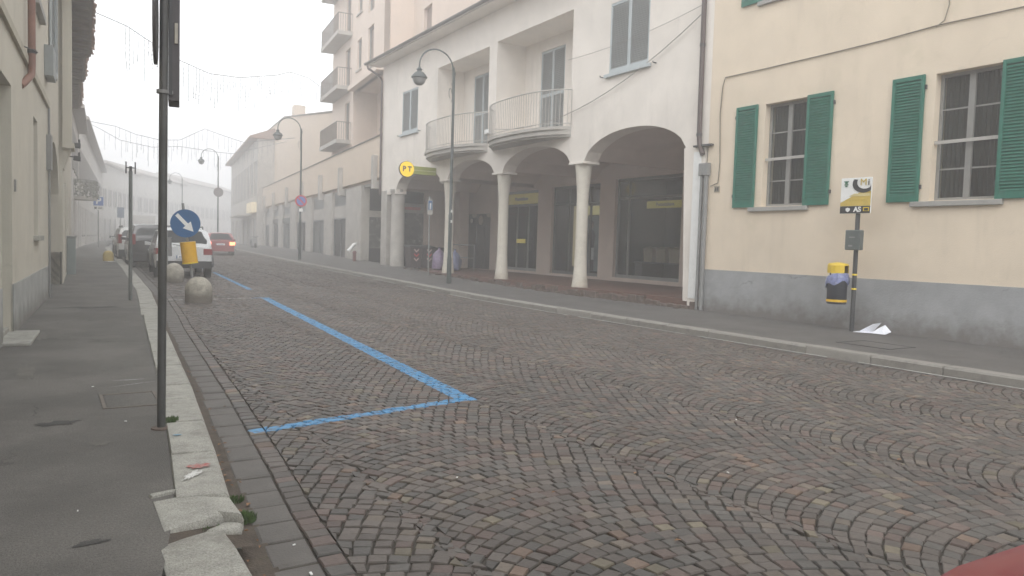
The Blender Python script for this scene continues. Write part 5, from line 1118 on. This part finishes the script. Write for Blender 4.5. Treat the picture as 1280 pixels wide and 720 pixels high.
car('parked_car', 'crimson car bonnet cutting into the bottom right corner', (2.0, -3.28, 0), R(-4), m_carred2, 4.2, 1.76, 1.52, 'hatch')
# ================================================================ STREET FURNITURE
# tall pole with the back of a traffic sign
t = thing('traffic_sign_pole', 'tall grey pole in the left foreground carrying a sign seen edge-on', 'sign pole', (.655, 5.8, .12))
build('pole', MB().tube([(.655, 5.8, .08), (.665, 5.8, 4.6)], .0285, 20), m_pole, t, smooth=50)
q_ = [(.690, 5.80), (.762, 5.795), (.80, 6.08), (.728, 6.085)]
mb = MB(); mb.hexa([(x, y, 2.435) for x, y in q_] + [(x, y, 3.65) for x, y in q_]); sg = build('sign_panel', mb, m_signback, t, bevel=.006)
q_ = [(.694, 5.785), (.714, 5.784), (.714, 5.794), (.694, 5.796)]
mb = MB(); mb.hexa([(x, y, 2.47) for x, y in q_] + [(x, y, 3.62) for x, y in q_]); build('fixing_channel', mb, m_dark, sg)
mb = MB(); mb.box(.728, .748, 5.784, 5.7935, 2.83, 2.97); build('sticker', mb, mat('faded_sticker', (.40, .37, .31), .7, .15, 20, 0), sg)
build('round_sign', MB().disc((.612, 5.83, 2.98), .30, (.990, -.139, 0), .022), m_signback, t, smooth=50, bevel=.002)
mb = MB(); 
for z in (2.49, 3.3): mb.tube([(.655, 5.8, z - .012), (.655, 5.8, z + .012)], .040, 20); mb.box(.69, .72, 5.785, 5.815, z - .012, z + .012)
build('clamp', mb, m_greypipe, t)
build('base_collar', MB().lathe((.655, 5.8, .122), [(.07, 0), (.065, .008), (.036, .012)], 18), m_brick, t)
# pole with little fork top
t = thing('fork_top_pole', 'slim grey pole with a small forked top on the left kerb', 'pole', (1.37, 17.4, .12))
build('shaft', MB().tube([(1.37, 17.4, .1), (1.37, 17.4, 2.78)], .036, 14), mat('green_grey_pole', (.13, .14, .135), .6, .15, 6, .1, 60), t, smooth=50)
mb = MB(); mb.tube([(1.285, 17.4, 2.85), (1.455, 17.4, 2.85)], .012, 6); mb.tube([(1.285, 17.4, 2.73), (1.285, 17.4, 2.97)], .014, 6); mb.tube([(1.455, 17.4, 2.73), (1.455, 17.4, 2.97)], .014, 6); mb.tube([(1.37, 17.4, 2.77), (1.37, 17.4, 2.88)], .028, 10)
build('fork', mb, m_dark, t)
# concrete domes
def dome(x, y, label, r_=.285, h=.585):
    t = thing('concrete_bollard', label, 'bollard', (x, y, g(y)), group='concrete dome bollards')
    prof = [(r_ * .97, 0), (r_, .03), (r_, h * .5)] + [(r_ * math.cos(a), h * .5 + h * .5 * math.sin(a)) for a in [k * math.pi / 2 / 9 for k in range(1, 9)]] + [(.012, h)]
    build('dome', MB().lathe((x, y, g(y) - .005), prof, 32), m_bollard, t, smooth=60)
    build('lifting_ring', MB().tube([(x + .03 * math.cos(k * .7), y, g(y) + h - .006 + .03 * math.sin(k * .7)) for k in range(6)], .006, 5), m_dark, t); return t
dome(2.80, 18.1, 'nearer pale concrete dome, in front of the arrow sign'); dome(3.16, 25.0, 'farther concrete dome, close behind the white SUV')
# keep-right sign with yellow delineator, leaning
t = thing('keep_right_sign', 'round blue arrow sign over a yellow cylinder, leaning behind the near concrete dome', 'road sign', (2.72, 18.4, 0))
top_ = Vector((2.50, 18.4, 2.22)); bot = Vector((2.76, 18.4, .1))
build('post', MB().tube([bot, top_], .028, 12), m_greypipe, t, smooth=50)
nrm = Vector((-.22, -1, 0)).normalized(); cD = Vector((2.555, 18.36, 1.765)) + nrm * .03
dsc = build('sign_disc', MB().disc(cD, .315, nrm, .02, 40), m_blue, t, smooth=40)
rt = Vector((0, 0, 1)).cross(-nrm).normalized() * -1
if rt.x < 0: rt = -rt
upv = Vector((0, 0, 1)); ca, sa = math.cos(R(-47)), math.sin(R(-47)); dx = rt * ca + upv * sa; dy = rt * -sa + upv * ca
ar = [(-.27, .04), (.04, .04), (.04, .115), (.25, 0), (.04, -.115), (.04, -.04), (-.27, -.04)]
mb = MB(); mb.prism([cD + nrm * .0105 + dx * a + dy * b for a, b in ar], (0, 0, 0), tuple(nrm * .003)); build('arrow', mb, m_white_p, dsc)
axis = (top_ - bot).normalized(); c0 = bot + axis * .78; c1 = bot + axis * 1.26
build('yellow_cylinder', MB().tube([c0, c1], .165, 28), mat('delineator_yellow', (.72, .40, .02), .45, .08, 8, .05), t, smooth=50)
mb = MB(); mb.tube([c0 - axis * .01, c0 + axis * .02], .17, 28); build('cylinder_rim', mb, m_yel, t)
# grey-backed sign on the second dome
t = thing('small_sign_post', 'short post with a grey sign back, standing behind the farther dome', 'road sign', (3.02, 25.4, .07))
build('post', MB().tube([(3.02, 25.4, g(25.4)), (2.99, 25.4, 1.6)], .028, 10), m_greypipe, t)
mb = MB(); mb.tube([(3.0, 25.38, .84), (2.985, 25.38, 1.42)], .15, 20); build('sign_back', mb, mat('grey_sign_cylinder', (.20, .20, .20), .6, .1, 8), t, smooth=50)
# parking sign
t = thing('parking_sign', 'blue and white P parking sign on a thin post on the left pavement', 'road sign', (2.60, 57.5, .5))
build('post', MB().tube([(2.60, 57.5, .4), (2.60, 57.5, 3.95)], .035, 8), m_greypipe, t)
mb = MB(); mb.box(2.27, 2.93, 57.42, 57.45, 3.0, 3.92); b_ = build('board', mb, m_white_p, t)
mb = MB(); mb.box(2.31, 2.89, 57.405, 57.42, 3.30, 3.88); bb_ = build('blue_panel', mb, mat('faded_sign_blue', (.05, .14, .42), .5, .05), b_)
text('letter', 'P', .62, m_white_p, b_, (2.6, 57.40, 3.59), FRONT, bold=.02)
mb = MB(); mb.box(2.36, 2.50, 57.41, 57.42, 3.06, 3.22); mb.box(2.56, 2.84, 57.41, 57.42, 3.08, 3.12); mb.box(2.56, 2.84, 57.41, 57.42, 3.17, 3.20); build('panel_print', mb, m_dark, b_)
t = thing('road_sign', 'faint blue-grey sign on a post deep in the fog near the bend', 'road sign', (5.6, 82, .5))
build('post', MB().tube([(5.6, 82, .3), (5.6, 82, 4.0)], .04, 8), m_greypipe, t); build('board', MB().box(5.3, 5.9, 81.9, 81.94, 3.0, 4.0), mat('dull_blue_sign', (.10, .14, .22), .6, .1), t)
# yellow wrapped base on the kerb
t = thing('wrapped_bollard', 'low yellow-wrapped bollard on the kerb beside the white hatchback', 'bollard', (1.98, 36.4, .3))
build('dome', MB().lathe((2.02, 36.4, .28), [(.20, 0), (.21, .05), (.21, .28), (.18, .38), (.11, .45), (.02, .47)], 22), mat('dirty_yellow_wrap', (.50, .38, .13), .7, .2, 6, .2, 20), t, smooth=60)
build('wrapping_foot', blob(2.05, 36.0, .30 + .002, .22, .5, 21), m_white_p, t)
# lamp posts
def lamp(x, y, label, bz=.12, s_=1., hz=0.):
    t = thing('street_lamp', label, 'street lamp', (x, y, bz), group='swan-neck street lamps')
    build('post', MB().lathe((x, y, bz - .03), [(.085, 0), (.085, .12), (.075, .9), (.062, .98), (.060, 2.2), (.066, 2.22), (.066, 2.34), (.052, 2.38), (.046, 5.4), (.038, 6.9), (.055, 6.92), (.055, 7.0), (.03, 7.06), (.035, 7.1), (.012, 7.18)], 18), m_lamp, t, smooth=40)
    P = [(x, y, bz + 5.95), (x - .05, y, bz + 6.0)]; P = []
    for k in range(19):
        a = math.pi * k / 18; P.append((x - .64 + .60 * math.cos(a) - .0, y, bz + 7.05 + .58 * math.sin(a)))
    P = [(x - .03, y, bz + 6.05), (x - .035, y, bz + 6.6)] + P + [(x - 1.24, y, bz + 6.98)]
    arm = build('swan_neck_arm', MB().tube(P, .024, 8), m_lamp, t, smooth=50)
    mb = MB(); mb.tube([(x, y, bz + 6.05), (x - .08, y, bz + 6.05)], .02, 6); mb.tube([(x, y, bz + 6.6), (x - .08, y, bz + 6.6)], .02, 6)
    mb.tube([(x - .12 + .05 * math.cos(k * .6), y, bz + 6.3 + .16 * math.sin(k * .6)) for k in range(9)], .010, 5); build('scroll_bracket', mb, m_lamp, t)
    lx = x - 1.24; lz = bz + 6.98
    lan = build('lantern', MB().lathe((lx, y, lz - .36), [(.225, 0), (.255, .02), (.255, .05), (.20, .12), (.14, .19), (.075, .22), (.075, .27), (.10, .29), (.05, .33), (.02, .40)], 22), m_lamp, t, smooth=40)
    build('lamp_glass', MB().lathe((lx, y, lz - .58), [(.02, 0), (.10, .02), (.17, .08), (.20, .16), (.215, .222)], 20), mat('lamp_globe', (.20, .20, .195), .3, .1, 8), lan, smooth=60)
    mb = MB(); mb.tube([(lx, y, lz - .22), (lx + .22, y, lz - .22)], .016, 6); build('side_stub', mb, m_lamp, lan); return t
lamp(11.28, 22.5, 'nearest swan-neck street lamp, dark green post in front of the arcade')
lamp(11.33, 40.5, 'second swan-neck street lamp, carrying the no parking sign', .22)
lamp(10.95, 62.0, 'third swan-neck street lamp, grey in the fog with a disc below', .55)
lamp(11.9, 88.0, 'fourth swan-neck street lamp, barely visible in the fog', .5)
mb = MB(); t = thing('post_stickers', 'two small pale stickers on the nearest lamp post', 'stickers', (11.28, 22.43, 2.2))
for z in (2.18, 2.52): build('sticker', MB().box(11.255, 11.315, 22.425, 22.432, z, z + .09), m_white_p, t)
t = thing('no_parking_sign', 'round no parking sign, blue with a red rim and bar, on the second lamp post', 'road sign', (11.33, 40.4, 3.3))
sd_ = build('sign_disc', MB().disc((11.33, 40.40, 3.52), .31, (0, 1, 0), .03, 32), m_red, t, smooth=40)
build('blue_field', MB().disc((11.33, 40.38, 3.52), .235, (0, 1, 0), .015, 32), mat('pale_sign_blue', (.12, .20, .50), .5, .05), sd_)
mb = MB(); c_, s_ = math.cos(R(45)), math.sin(R(45))
mb.prism([(11.33 + a * c_ + b * s_, 40.370, 3.52 - a * s_ + b * c_) for a, b in ((-.24, -.035), (.24, -.035), (.24, .035), (-.24, .035))], (0, 0, 0), (0, -.004, 0)); build('red_bar', mb, m_red, sd_)
mb = MB(); mb.box(11.23, 11.43, 40.39, 40.41, 2.95, 3.12); build('supplementary_plate', mb, m_white_p, t)
t = thing('disc_sign', 'round sign seen dim on the third lamp post in the fog', 'road sign', (10.95, 61.9, 4.9))
build('sign_disc', MB().disc((10.95, 61.85, 4.9), .36, (0, 1, 0), .03), mat('grey_sign', (.20, .18, .18), .6, .1), t); build('clamp', MB().box(10.9, 11.0, 61.86, 61.95, 4.85, 4.95), m_dark, t)
# thin post with small white sign beside the arcade
t = thing('small_parking_plate', 'narrow white and blue sign on a thin post in front of the bins', 'road sign', (12.2, 26.1, .15))
build('post', MB().tube([(12.2, 26.1, .1), (12.2, 26.1, 3.25)], .026, 8), m_greypipe, t)
b_ = build('board', MB().box(12.09, 12.31, 26.05, 26.065, 2.55, 3.14), m_rail, t); build('blue_panel', MB().box(12.12, 12.28, 26.042, 26.049, 2.74, 3.08), m_blue, b_)
build('panel_mark', MB().box(12.17, 12.23, 26.036, 26.041, 2.76, 3.0), m_white_p, b_)
# slim poles on the right pavement
# advertising sign pole with bin
t = thing('advert_sign_pole', 'white, gold and black advert board with a CM logo on a dark pole', 'sign', (12.42, 8.42, .12))
build('pole', MB().tube([(12.44, 8.42, .08), (12.44, 8.42, 2.4)], .040, 14), m_dark, t, smooth=50)
WS = Wall((12.385, 8.42), (.06, -.998), (-.998, -.06)) # u runs to the reader's right
bd = MB(); WS.box(bd, -.32, .26, 2.262, 2.905, -.03, .0); bo = build('board', bd, m_white_p, t, bevel=.004)
def wpoly(poly, d, m, par, name): q = MB(); q.prism([WS.p(u, v, d) for u, v in poly], (0, 0, 0), tuple(WS.n * .003)); return build(name, q, m, par)
wpoly([(-.318, 2.264), (.258, 2.264), (.258, 2.395), (-.318, 2.395)], .002, m_black, bo, 'black_band')
wpoly([(-.318, 2.397), (.258, 2.397), (.258, 2.66), (.10, 2.66), (-.318, 2.46)], .002, mat('gold_panel', (.55, .40, .08), .5, .1, 5, 0), bo, 'gold_panel')
wpoly([(-.05, 2.62), (.24, 2.62), (.24, 2.57), (-.16, 2.57)], .006, mat('pale_gold_panel', (.62, .52, .25), .5, .1, 5, 0), bo, 'pale_panel')
arc = [(.12 + .215 * math.cos(R(a)), 2.795 + .165 * math.sin(R(a))) for a in range(150, 346, 12)]; arc = [(min(u, .256), min(v, 2.903)) for u, v in arc]
arc2 = [(.14 + .15 * math.cos(R(a)), 2.815 + .115 * math.sin(R(a))) for a in range(345, 149, -12)]; arc2 = [(min(u, .25), min(v, 2.903)) for u, v in arc2]
wpoly(arc + arc2, .006, m_black, bo, 'black_crescent')
FS = (tuple(WS.u), tuple(WS.n))
text('logo_letter', 'M', .17, m_goldtxt, bo, WS.p(.115, 2.815, .012), FS, bold=.0)
text('logo_letter', 'i', .15, m_black, bo, WS.p(.215, 2.81, .014), FS, bold=.003)
text('brand_lettering', 'AS', .125, m_white_p, bo, WS.p(.02, 2.33, .010), FS, bold=.004)
wpoly([(-.21, 2.35), (-.17, 2.37), (-.12, 2.35), (-.13, 2.31), (-.165, 2.285), (-.20, 2.31)], .006, m_white_p, bo, 'shield_emblem')
wpoly([(.13, 2.30), (.24, 2.30), (.24, 2.37), (.13, 2.37)], .006, m_yel, bo, 'small_yellow_box'); wpoly([(.15, 2.31), (.225, 2.31), (.225, 2.355), (.15, 2.355)], .012, m_black, bo, 'box_centre')
for k, (u0, v0, w_, h_) in enumerate([(-.26, 2.83, .09, .02), (-.24, 2.80, .05, .05), (-.255, 2.775, .08, .018), (-.235, 2.745, .04, .02)]): wpoly([(u0, v0), (u0 + w_, v0), (u0 + w_, v0 + h_), (u0, v0 + h_)], .006, mat('crest_green', (.03, .14, .08), .5, .1), bo, 'crest_mark')
mb = MB(); [WS.box(mb, -.20 + .055 * k, -.165 + .055 * k, 2.49 - .0 * k, 2.51, .006, .008) for k in range(7)]; build('small_lettering', mb, m_goldtxt, bo, kind='stuff')
mb = MB(); WS.box(mb, -.13, .16, 1.60, 1.96, -.02, .10); cb = build('control_box', mb, mat('grey_green_box', (.10, .115, .11), .6, .12, 6, .08), t, bevel=.015)
mb = MB(); WS.box(mb, -.05, .06, 1.82, 1.84, .10, .103); WS.box(mb, -.06, .02, 1.66, 1.69, .10, .103); build('box_print', mb, m_greypipe, cb)
mb = MB(); [mb.tube([(12.44, 8.42, z), (12.44, 8.42, z + .03)], .047, 12) for z in (1.14, .88)]; build('clamp', mb, m_yel, t)
t = thing('litter_bin', 'black and yellow litter bin with a loose blue-white bag on the advert pole', 'litter bin', (12.40, 8.74, .55))
cx, cy = 12.38, 8.72
build('bin_body', MB().lathe((cx, cy, .60), [(.165, .0), (.172, .02), (.178, .50)], 24), mat('bin_navy', (.022, .025, .035), .5, .1, 6, .05), t, smooth=50)
mb = MB(); mb.lathe((cx, cy, .64), [(.181, 0), (.181, .045)], 24, False); build('yellow_band', mb, mat('bin_yellow', (.75, .46, .02), .5, .1, 6), t)
mb = MB()
for k in range(12):
    a0_, a1_ = R(-60 + k * 26), R(-60 + (k + 1) * 26)
    mb.hexa([(cx + r_ * math.cos(a), cy + r_ * math.sin(a), z) for z in (1.17, 1.31) for r_, a in ((.170, a0_), (.170, a1_), (.184, a1_), (.184, a0_))])
build('hood', mb, mat('bin_yellow_hood', (.72, .50, .03), .5, .1, 6), t); mb = MB(); mb.lathe((cx, cy, 1.31), [(.186, 0), (.17, .035), (.02, .06)], 24); build('hood_top', mb, mat('bin_yellow_hood', (.72, .50, .03), .5, .1, 6), t)
build('strut', MB().tube([(cx + .02, cy + .17, .65), (cx + .02, cy + .17, 1.2)], .014, 6), m_dark, t)
bgm = MB(); nn = 30; rs = random.Random(4)
rowsb = [(.183, .0), (.196, .0), (.203, -.06), (.193, -.13)]
zz = [[1.12 + .055 * math.sin(2 * math.pi * i / nn + 3.6) + rs.uniform(-.006, .006) - j * .048 * (1.2 + .25 * math.sin(4 * 2 * math.pi * i / nn)) for i in range(nn)] for j in range(4)]
for j in range(4):
    for i in range(nn): a = 2 * math.pi * i / nn; r_ = rowsb[j][0] + rs.uniform(-.006, .012); bgm.v.append((cx + r_ * math.cos(a), cy + r_ * math.sin(a), zz[j][i]))
for j in range(3):
    for i in range(nn): i2 = (i + 1) % nn; bgm.f.append((j * nn + i, j * nn + i2, (j + 1) * nn + i2, (j + 1) * nn + i))
build('bin_bag', bgm, mat('blue_white_bag', (.22, .25, .44), .4, .3, 14, .5, 30, dirt=(.5, .52, .62), dscale=12, dthr=.55), t, smooth=30)
# litter paper
pm = MB(); fan = Vector((12.50, 8.02, .15))
L1 = [(12.36, 8.30, .135), (12.62, 8.10, .16), (12.70, 7.98, .36), (12.52, 8.06, .33), (12.42, 8.16, .24)]; L2 = [(12.40, 8.02, .135), (12.44, 7.72, .135), (12.70, 7.74, .18), (12.72, 7.90, .32), (12.60, 7.98, .24)]
for L_ in (L1, L2):
    c = sum((Vector(p) for p in L_), Vector()) / 5 + Vector((-.02, 0, .01)); k = len(pm.v); pm.v += [tuple(c)] + L_; pm.f += [(k, k + 1 + i, k + 1 + (i + 1) % 5) for i in range(5)]
pm.quad((12.25, 8.35, .128), (12.5, 8.42, .13), (12.66, 8.12, .15), (12.42, 8.0, .132))
po_ = solo('crumpled_paper', pm, m_paper, 'crumpled white sheets of paper lying at the foot of the grey plinth', 'litter', (12.5, 8.05, .125)); 
po_.scale = (.82, .82, .8); md_ = po_.modifiers.new('thickness', 'SOLIDIFY'); md_.thickness = .003
# bins and bags under the arcade
def wheelie(x, y, label):
    z = .36; t = thing('wheelie_bin', label, 'bin', (x, y, z), group='dark bins under the arcade')
    mb = MB(); mb.hexa([(x - .23, y - .25, z + .05), (x + .23, y - .25, z + .05), (x + .23, y + .22, z + .05), (x - .23, y + .22, z + .05), (x - .29, y - .33, z + .92), (x + .29, y - .33, z + .92), (x + .29, y + .33, z + .92), (x - .29, y + .33, z + .92)])
    b_ = build('bin_body', mb, mat('bin_brown', (.055, .04, .038), .6, .15, 6, .05), t, bevel=.02); mb = MB(); mb.hexa([(x - .31, y - .36, z + .925), (x + .31, y - .36, z + .925), (x + .31, y + .36, z + .925), (x - .31, y + .36, z + .925), (x - .29, y - .33, z + .97), (x + .29, y - .33, z + .97), (x + .29, y + .34, z + 1.03), (x - .29, y + .34, z + 1.03)])
    build('lid', mb, m_dark, t, bevel=.015)
    for k in range(3):
        for s in (1, -1):
            mb = MB(); zc = z + .32 + k * .19; yy = y - .31 - .02; u0 = x; u1 = x + s * .11
            mb.prism([(u0, yy, zc), (u1, yy, zc + .10), (u1, yy, zc + .17), (u0, yy, zc + .07)], (0, 0, 0), (0, -.004, 0)); build('reflective_chevron', mb, m_red if k % 2 else mat('chevron_white', (.55, .42, .40), .6, .1), b_)
    for s in (1, -1): build('wheel', MB().disc((x + s * .2, y + .26, z + .09), .09, (1, 0, 0), .05, 14), m_rubber, t)
    return t
wheelie(13.30, 30.0, 'left dark bin with red and white chevrons beside the end pier'); wheelie(13.95, 30.1, 'right dark bin with chevrons, next to the purple bags')
def bag(x, y, z, sx, sz, m, label, seed):
    rs = random.Random(seed); mb = MB(); prof = [(.55, 0), (.9, .06), (1., .25), (.95, .5), (.8, .72), (.5, .86), (.2, .93), (.12, 1.0), (.2, 1.06)]; n = 18
    for j, (r_, h) in enumerate(prof):
        for i in range(n): a = 2 * math.pi * i / n; k = 1 + rs.uniform(-.13, .13) + .09 * math.sin(4 * a + seed + j); mb.v.append((x + sx * r_ * k * math.cos(a), y + sx * r_ * k * math.sin(a), z + sz * h))
    for j in range(len(prof) - 1):
        for i in range(n): i2 = (i + 1) % n; mb.f.append((j * n + i, j * n + i2, (j + 1) * n + i2, (j + 1) * n + i))
    mb.f.append(tuple(range(n))); return solo('rubbish_bag', mb, m, label, 'rubbish bag', (x, y, z), smooth=50)
bag(14.15, 29.2, .35, .30, .92, m_bag, 'tall mauve rubbish bag left of the thin sign post', 3)
bag(14.55, 28.5, .35, .26, .86, m_bag2, 'lilac rubbish bag between the mauve bag and the column', 6)
bag(14.0, 28.2, .35, .22, .30, m_brick, 'low flattened reddish bag in front of the other bags', 9)
t = thing('hand_rail', 'thin metal rail in front of the dark gate inside the arcade', 'railing', (14.6, 28.4, .35))
mb = MB()
build('post', MB().tube([(15.2, 28.0, .35), (15.2, 28.0, 1.45)], .022, 8), m_greypipe, t); build('post', MB().tube([(15.2, 30.2, .35), (15.2, 30.2, 1.45)], .022, 8), m_greypipe, t)
mb.tube([(15.2, 28.0, 1.45), (15.2, 30.2, 1.45)], .022, 8); mb.tube([(15.2, 28.0, .9), (15.2, 30.2, .9)], .018, 8); build('rail', mb, m_greypipe, t)
# dark red post with white wrapped top, at the shops
t = thing('red_hydrant_post', 'stubby dark red post with a white bag hooked over it beside the shop pillar', 'post', (12.75, 36, .35))
build('post', MB().lathe((12.9, 36.3, .3), [(.13, 0), (.13, .06), (.09, .1), (.09, .55), (.11, .58), (.06, .68)], 14), mat('dull_red_iron', (.16, .05, .045), .6, .15, 6), t, smooth=40)
mb = MB(); mb.tube([(12.55, 36.25, .95), (12.62, 36.25, 1.02), (12.85, 36.25, 1.30), (12.95, 36.3, 1.33)], [.10, .09, .08, .06], 10); build('white_bag', mb, m_white_p, t, smooth=50)
# scooter far on the right pavement
t = thing('motor_scooter', 'dark motor scooter parked on the right pavement in the fog', 'scooter', (14.6, 66, .6)); X_, Y_, Z_ = 14.55, 66, .53
for yy in (-.6, .6): build('wheel', MB().disc((X_, Y_ + yy, Z_ + .24), .24, (1, 0, 0), .11, 18), m_rubber, t)
mb = MB(); mb.hexa([(X_ - .16, Y_ + .1, Z_ + .3), (X_ + .16, Y_ + .1, Z_ + .3), (X_ + .16, Y_ + .75, Z_ + .35), (X_ - .16, Y_ + .75, Z_ + .35), (X_ - .14, Y_ + .1, Z_ + .72), (X_ + .14, Y_ + .1, Z_ + .72), (X_ + .12, Y_ + .8, Z_ + .75), (X_ - .12, Y_ + .8, Z_ + .75)]); build('body', mb, m_dark, t, bevel=.04)
mb = MB(); mb.hexa([(X_ - .22, Y_ - .5, Z_ + .25), (X_ + .22, Y_ - .5, Z_ + .25), (X_ + .2, Y_ - .42, Z_ + .25), (X_ - .2, Y_ - .42, Z_ + .25), (X_ - .2, Y_ - .35, Z_ + .95), (X_ + .2, Y_ - .35, Z_ + .95), (X_ + .18, Y_ - .27, Z_ + .95), (X_ - .18, Y_ - .27, Z_ + .95)]); build('leg_shield', mb, m_greypipe, t, bevel=.02)
build('handlebar', MB().tube([(X_ - .32, Y_ - .28, Z_ + 1.05), (X_, Y_ - .3, Z_ + .98), (X_ + .32, Y_ - .28, Z_ + 1.05)], .025, 6), m_dark, t); build('seat', MB().box(X_ - .13, X_ + .13, Y_ + .08, Y_ + .72, Z_ + .76, Z_ + .84), m_black, t, bevel=.03); build('footboard', MB().box(X_ - .17, X_ + .17, Y_ - .42, Y_ + .12, Z_ + .25, Z_ + .31), m_dark, t)
# ---- Christmas light curtains
def lightstring(P, label, x0, x1, drop, step, seed, rw=.022, ri=.012):
    rs = random.Random(seed); t = thing('icicle_light_string', label, 'christmas lights', P[0], group='icicle light strings over the street')
    W_ = []
    for a, b in zip(P, P[1:]):
        for k in range(6): W_.append(Vector(a).lerp(Vector(b), k / 6))
    W_.append(Vector(P[-1])); build('wire', MB().tube(W_, rw, 5), m_lightst, t)
    mb = MB(); i = 0
    L_ = [0]; 
    for a, b in zip(W_, W_[1:]): L_.append(L_[-1] + (b - a).length)
    s = x0 * L_[-1]
    while s < x1 * L_[-1]:
        j = max(k for k in range(len(L_)) if L_[k] <= s); j = min(j, len(W_) - 2); q = W_[j].lerp(W_[j + 1], (s - L_[j]) / (L_[j + 1] - L_[j])); d_ = drop * (.35 + .65 * rs.random())
        mb.tube([q, q - Vector((rs.uniform(-.03, .03), 0, d_ * .5)), q - Vector((rs.uniform(-.05, .05), 0, d_))], ri, 4, False)
        z = .1
        while z < d_: c = q - Vector((0, 0, z)); mb.lathe((c.x, c.y, c.z), [(.004, -.02), (.018, 0), (.004, .02)], 4, False); z += .16
        s += step * rs.uniform(.7, 1.3)
    build('icicle_strands', mb, m_icicle, t, kind='stuff')
lightstring([(1.0, 27.1, 8.35), (2.18, 28.84, 8.45), (2.75, 29.64, 8.35), (4.22, 31.74, 8.17), (5.58, 33.7, 8.23), (7.28, 36.13, 8.72), (9.76, 39.67, 9.8), (10.86, 41.24, 10.4), (12.54, 43.66, 10.75), (15.0, 47.2, 10.7)], 'nearest icicle light string, sagging from the left eaves to the tower', .08, .92, 1.55, .30, 2, .014, .008)
lightstring([(1.65, 60, 9.2), (3.8, 60, 8.96), (5.06, 60, 8.53), (6.61, 60, 8.29), (7.94, 60, 8.42), (9.63, 60, 9.41), (10.99, 60, 9.02), (12.43, 60, 8.68), (16.3, 60, 9.4)], 'middle icicle light string, with a peak above the road', .14, .9, 1.8, .35, 4, .020, .010)
lightstring([(2.0, 66, 9.9), (3.1, 66, 9.41), (4.46, 66, 8.69), (6.7, 66, 8.35), (8.74, 66, 8.6), (11.47, 66, 8.4), (12.73, 66, 8.38), (17.2, 66, 9.8)], 'farthest icicle light string, lowest and faintest in the fog', .1, .9, 1.6, .4, 6, .020, .010)
# ---- small growth and litter
def tuft(x, y, z, r_, n, label):
    mb = MB()
    for k in range(n):
        a = random.uniform(0, 6.28); d_ = r_ * math.sqrt(random.random()); h = random.uniform(.5, 1.) * r_ * .8; px_, py_ = x + d_ * math.cos(a), y + d_ * math.sin(a); b = random.uniform(0, 3.14); w_ = .006; l = random.uniform(-.4, .4) * h; l2 = random.uniform(-.4, .4) * h
        mb.add([(px_ - w_ * math.cos(b), py_ - w_ * math.sin(b), z), (px_ + w_ * math.cos(b), py_ + w_ * math.sin(b), z), (px_ + w_ * .8 * math.cos(b) + l * .5, py_ + w_ * .8 * math.sin(b) + l2 * .5, z + h * .6), (px_ + l, py_ + l2, z + h)], [(0, 1, 2), (0, 2, 3)])
    return solo('weed_tuft', mb, m_leaf, label, 'weeds', (x, y, z), kind='stuff')
tuft(.735, 5.98, .12, .055, 260, 'small green weed tuft at the foot of the tall grey pole'); tuft(.86, 4.05, .0, .06, 260, 'green weed tuft in the gutter beside the chipped kerb slab'); tuft(.66, 3.77, .06, .05, 120, 'mossy tuft in the gap between the broken kerb slabs'); tuft(.88, 4.4, -.01, .05, 120, 'thin line of weeds in the dirt gutter')
mb = MB(); rs = random.Random(12)
for k in range(70):
    y = rs.uniform(2.6, 9); x = ip(KL, y) + rs.uniform(.0, .12) if k < 45 else rs.uniform(1.2, 8); s_ = rs.uniform(.012, .028); a = rs.uniform(0, 6.28); z = .003 + rs.uniform(0, .006)
    mb.quad((x - s_ * math.cos(a), y - s_ * math.sin(a), z), (x + s_ * .5 * math.sin(a), y - s_ * .5 * math.cos(a), z + .006), (x + s_ * math.cos(a), y + s_ * math.sin(a), z + .002), (x - s_ * .5 * math.sin(a), y + s_ * .5 * math.cos(a), z + .008))
solo('leaf_litter', mb, mat('dry_leaf', (.22, .12, .06), .8, .3, 20), 'scattered small dry leaves in the left gutter and on the cobbles', 'leaves', (1, 5, 0), kind='stuff')
mb = MB()
for (x, y, z) in [(3.9, 3.5, .006), (2.2, 4.2, .006), (1.0, 3.6, .006), (.98, 3.25, .005), (.45, 6.1, .126), (.1, 4.2, .126), (5.2, 4.6, .006), (.3, 7.6, .126)]:
    s_ = rs.uniform(.006, .014); a = rs.uniform(0, 6.28); mb.hexa([(x + s_ * (i * math.cos(a) - j * .4 * math.sin(a)), y + s_ * (i * math.sin(a) + j * .4 * math.cos(a)), z + h) for h in (0, .005) for i, j in ((-1, -1), (1, -1), (1, 1), (-1, 1))])
solo('paper_scraps', mb, m_white_p, 'tiny white scraps and cigarette ends scattered on pavement and cobbles', 'litter', (3, 4, 0), kind='stuff')
# ================================================================ HAZE
bm_ = MB().box(-60, 110, -25, 240, -1.2, 28.5)
hz = build('haze', bm_, m_far, kind='stuff'); hm = bpy.data.materials.new('fog_air'); hm.use_nodes = True; hn = hm.node_tree; hn.nodes.clear()
pv = hn.nodes.new('ShaderNodeVolumePrincipled'); pv.inputs['Color'].default_value = (.985, .987, .992, 1); pv.inputs['Density'].default_value = .0092; pv.inputs['Anisotropy'].default_value = .3
oo = hn.nodes.new('ShaderNodeOutputMaterial'); hn.links.new(pv.outputs[0], oo.inputs['Volume']); hz.data.materials.clear(); hz.data.materials.append(hm)
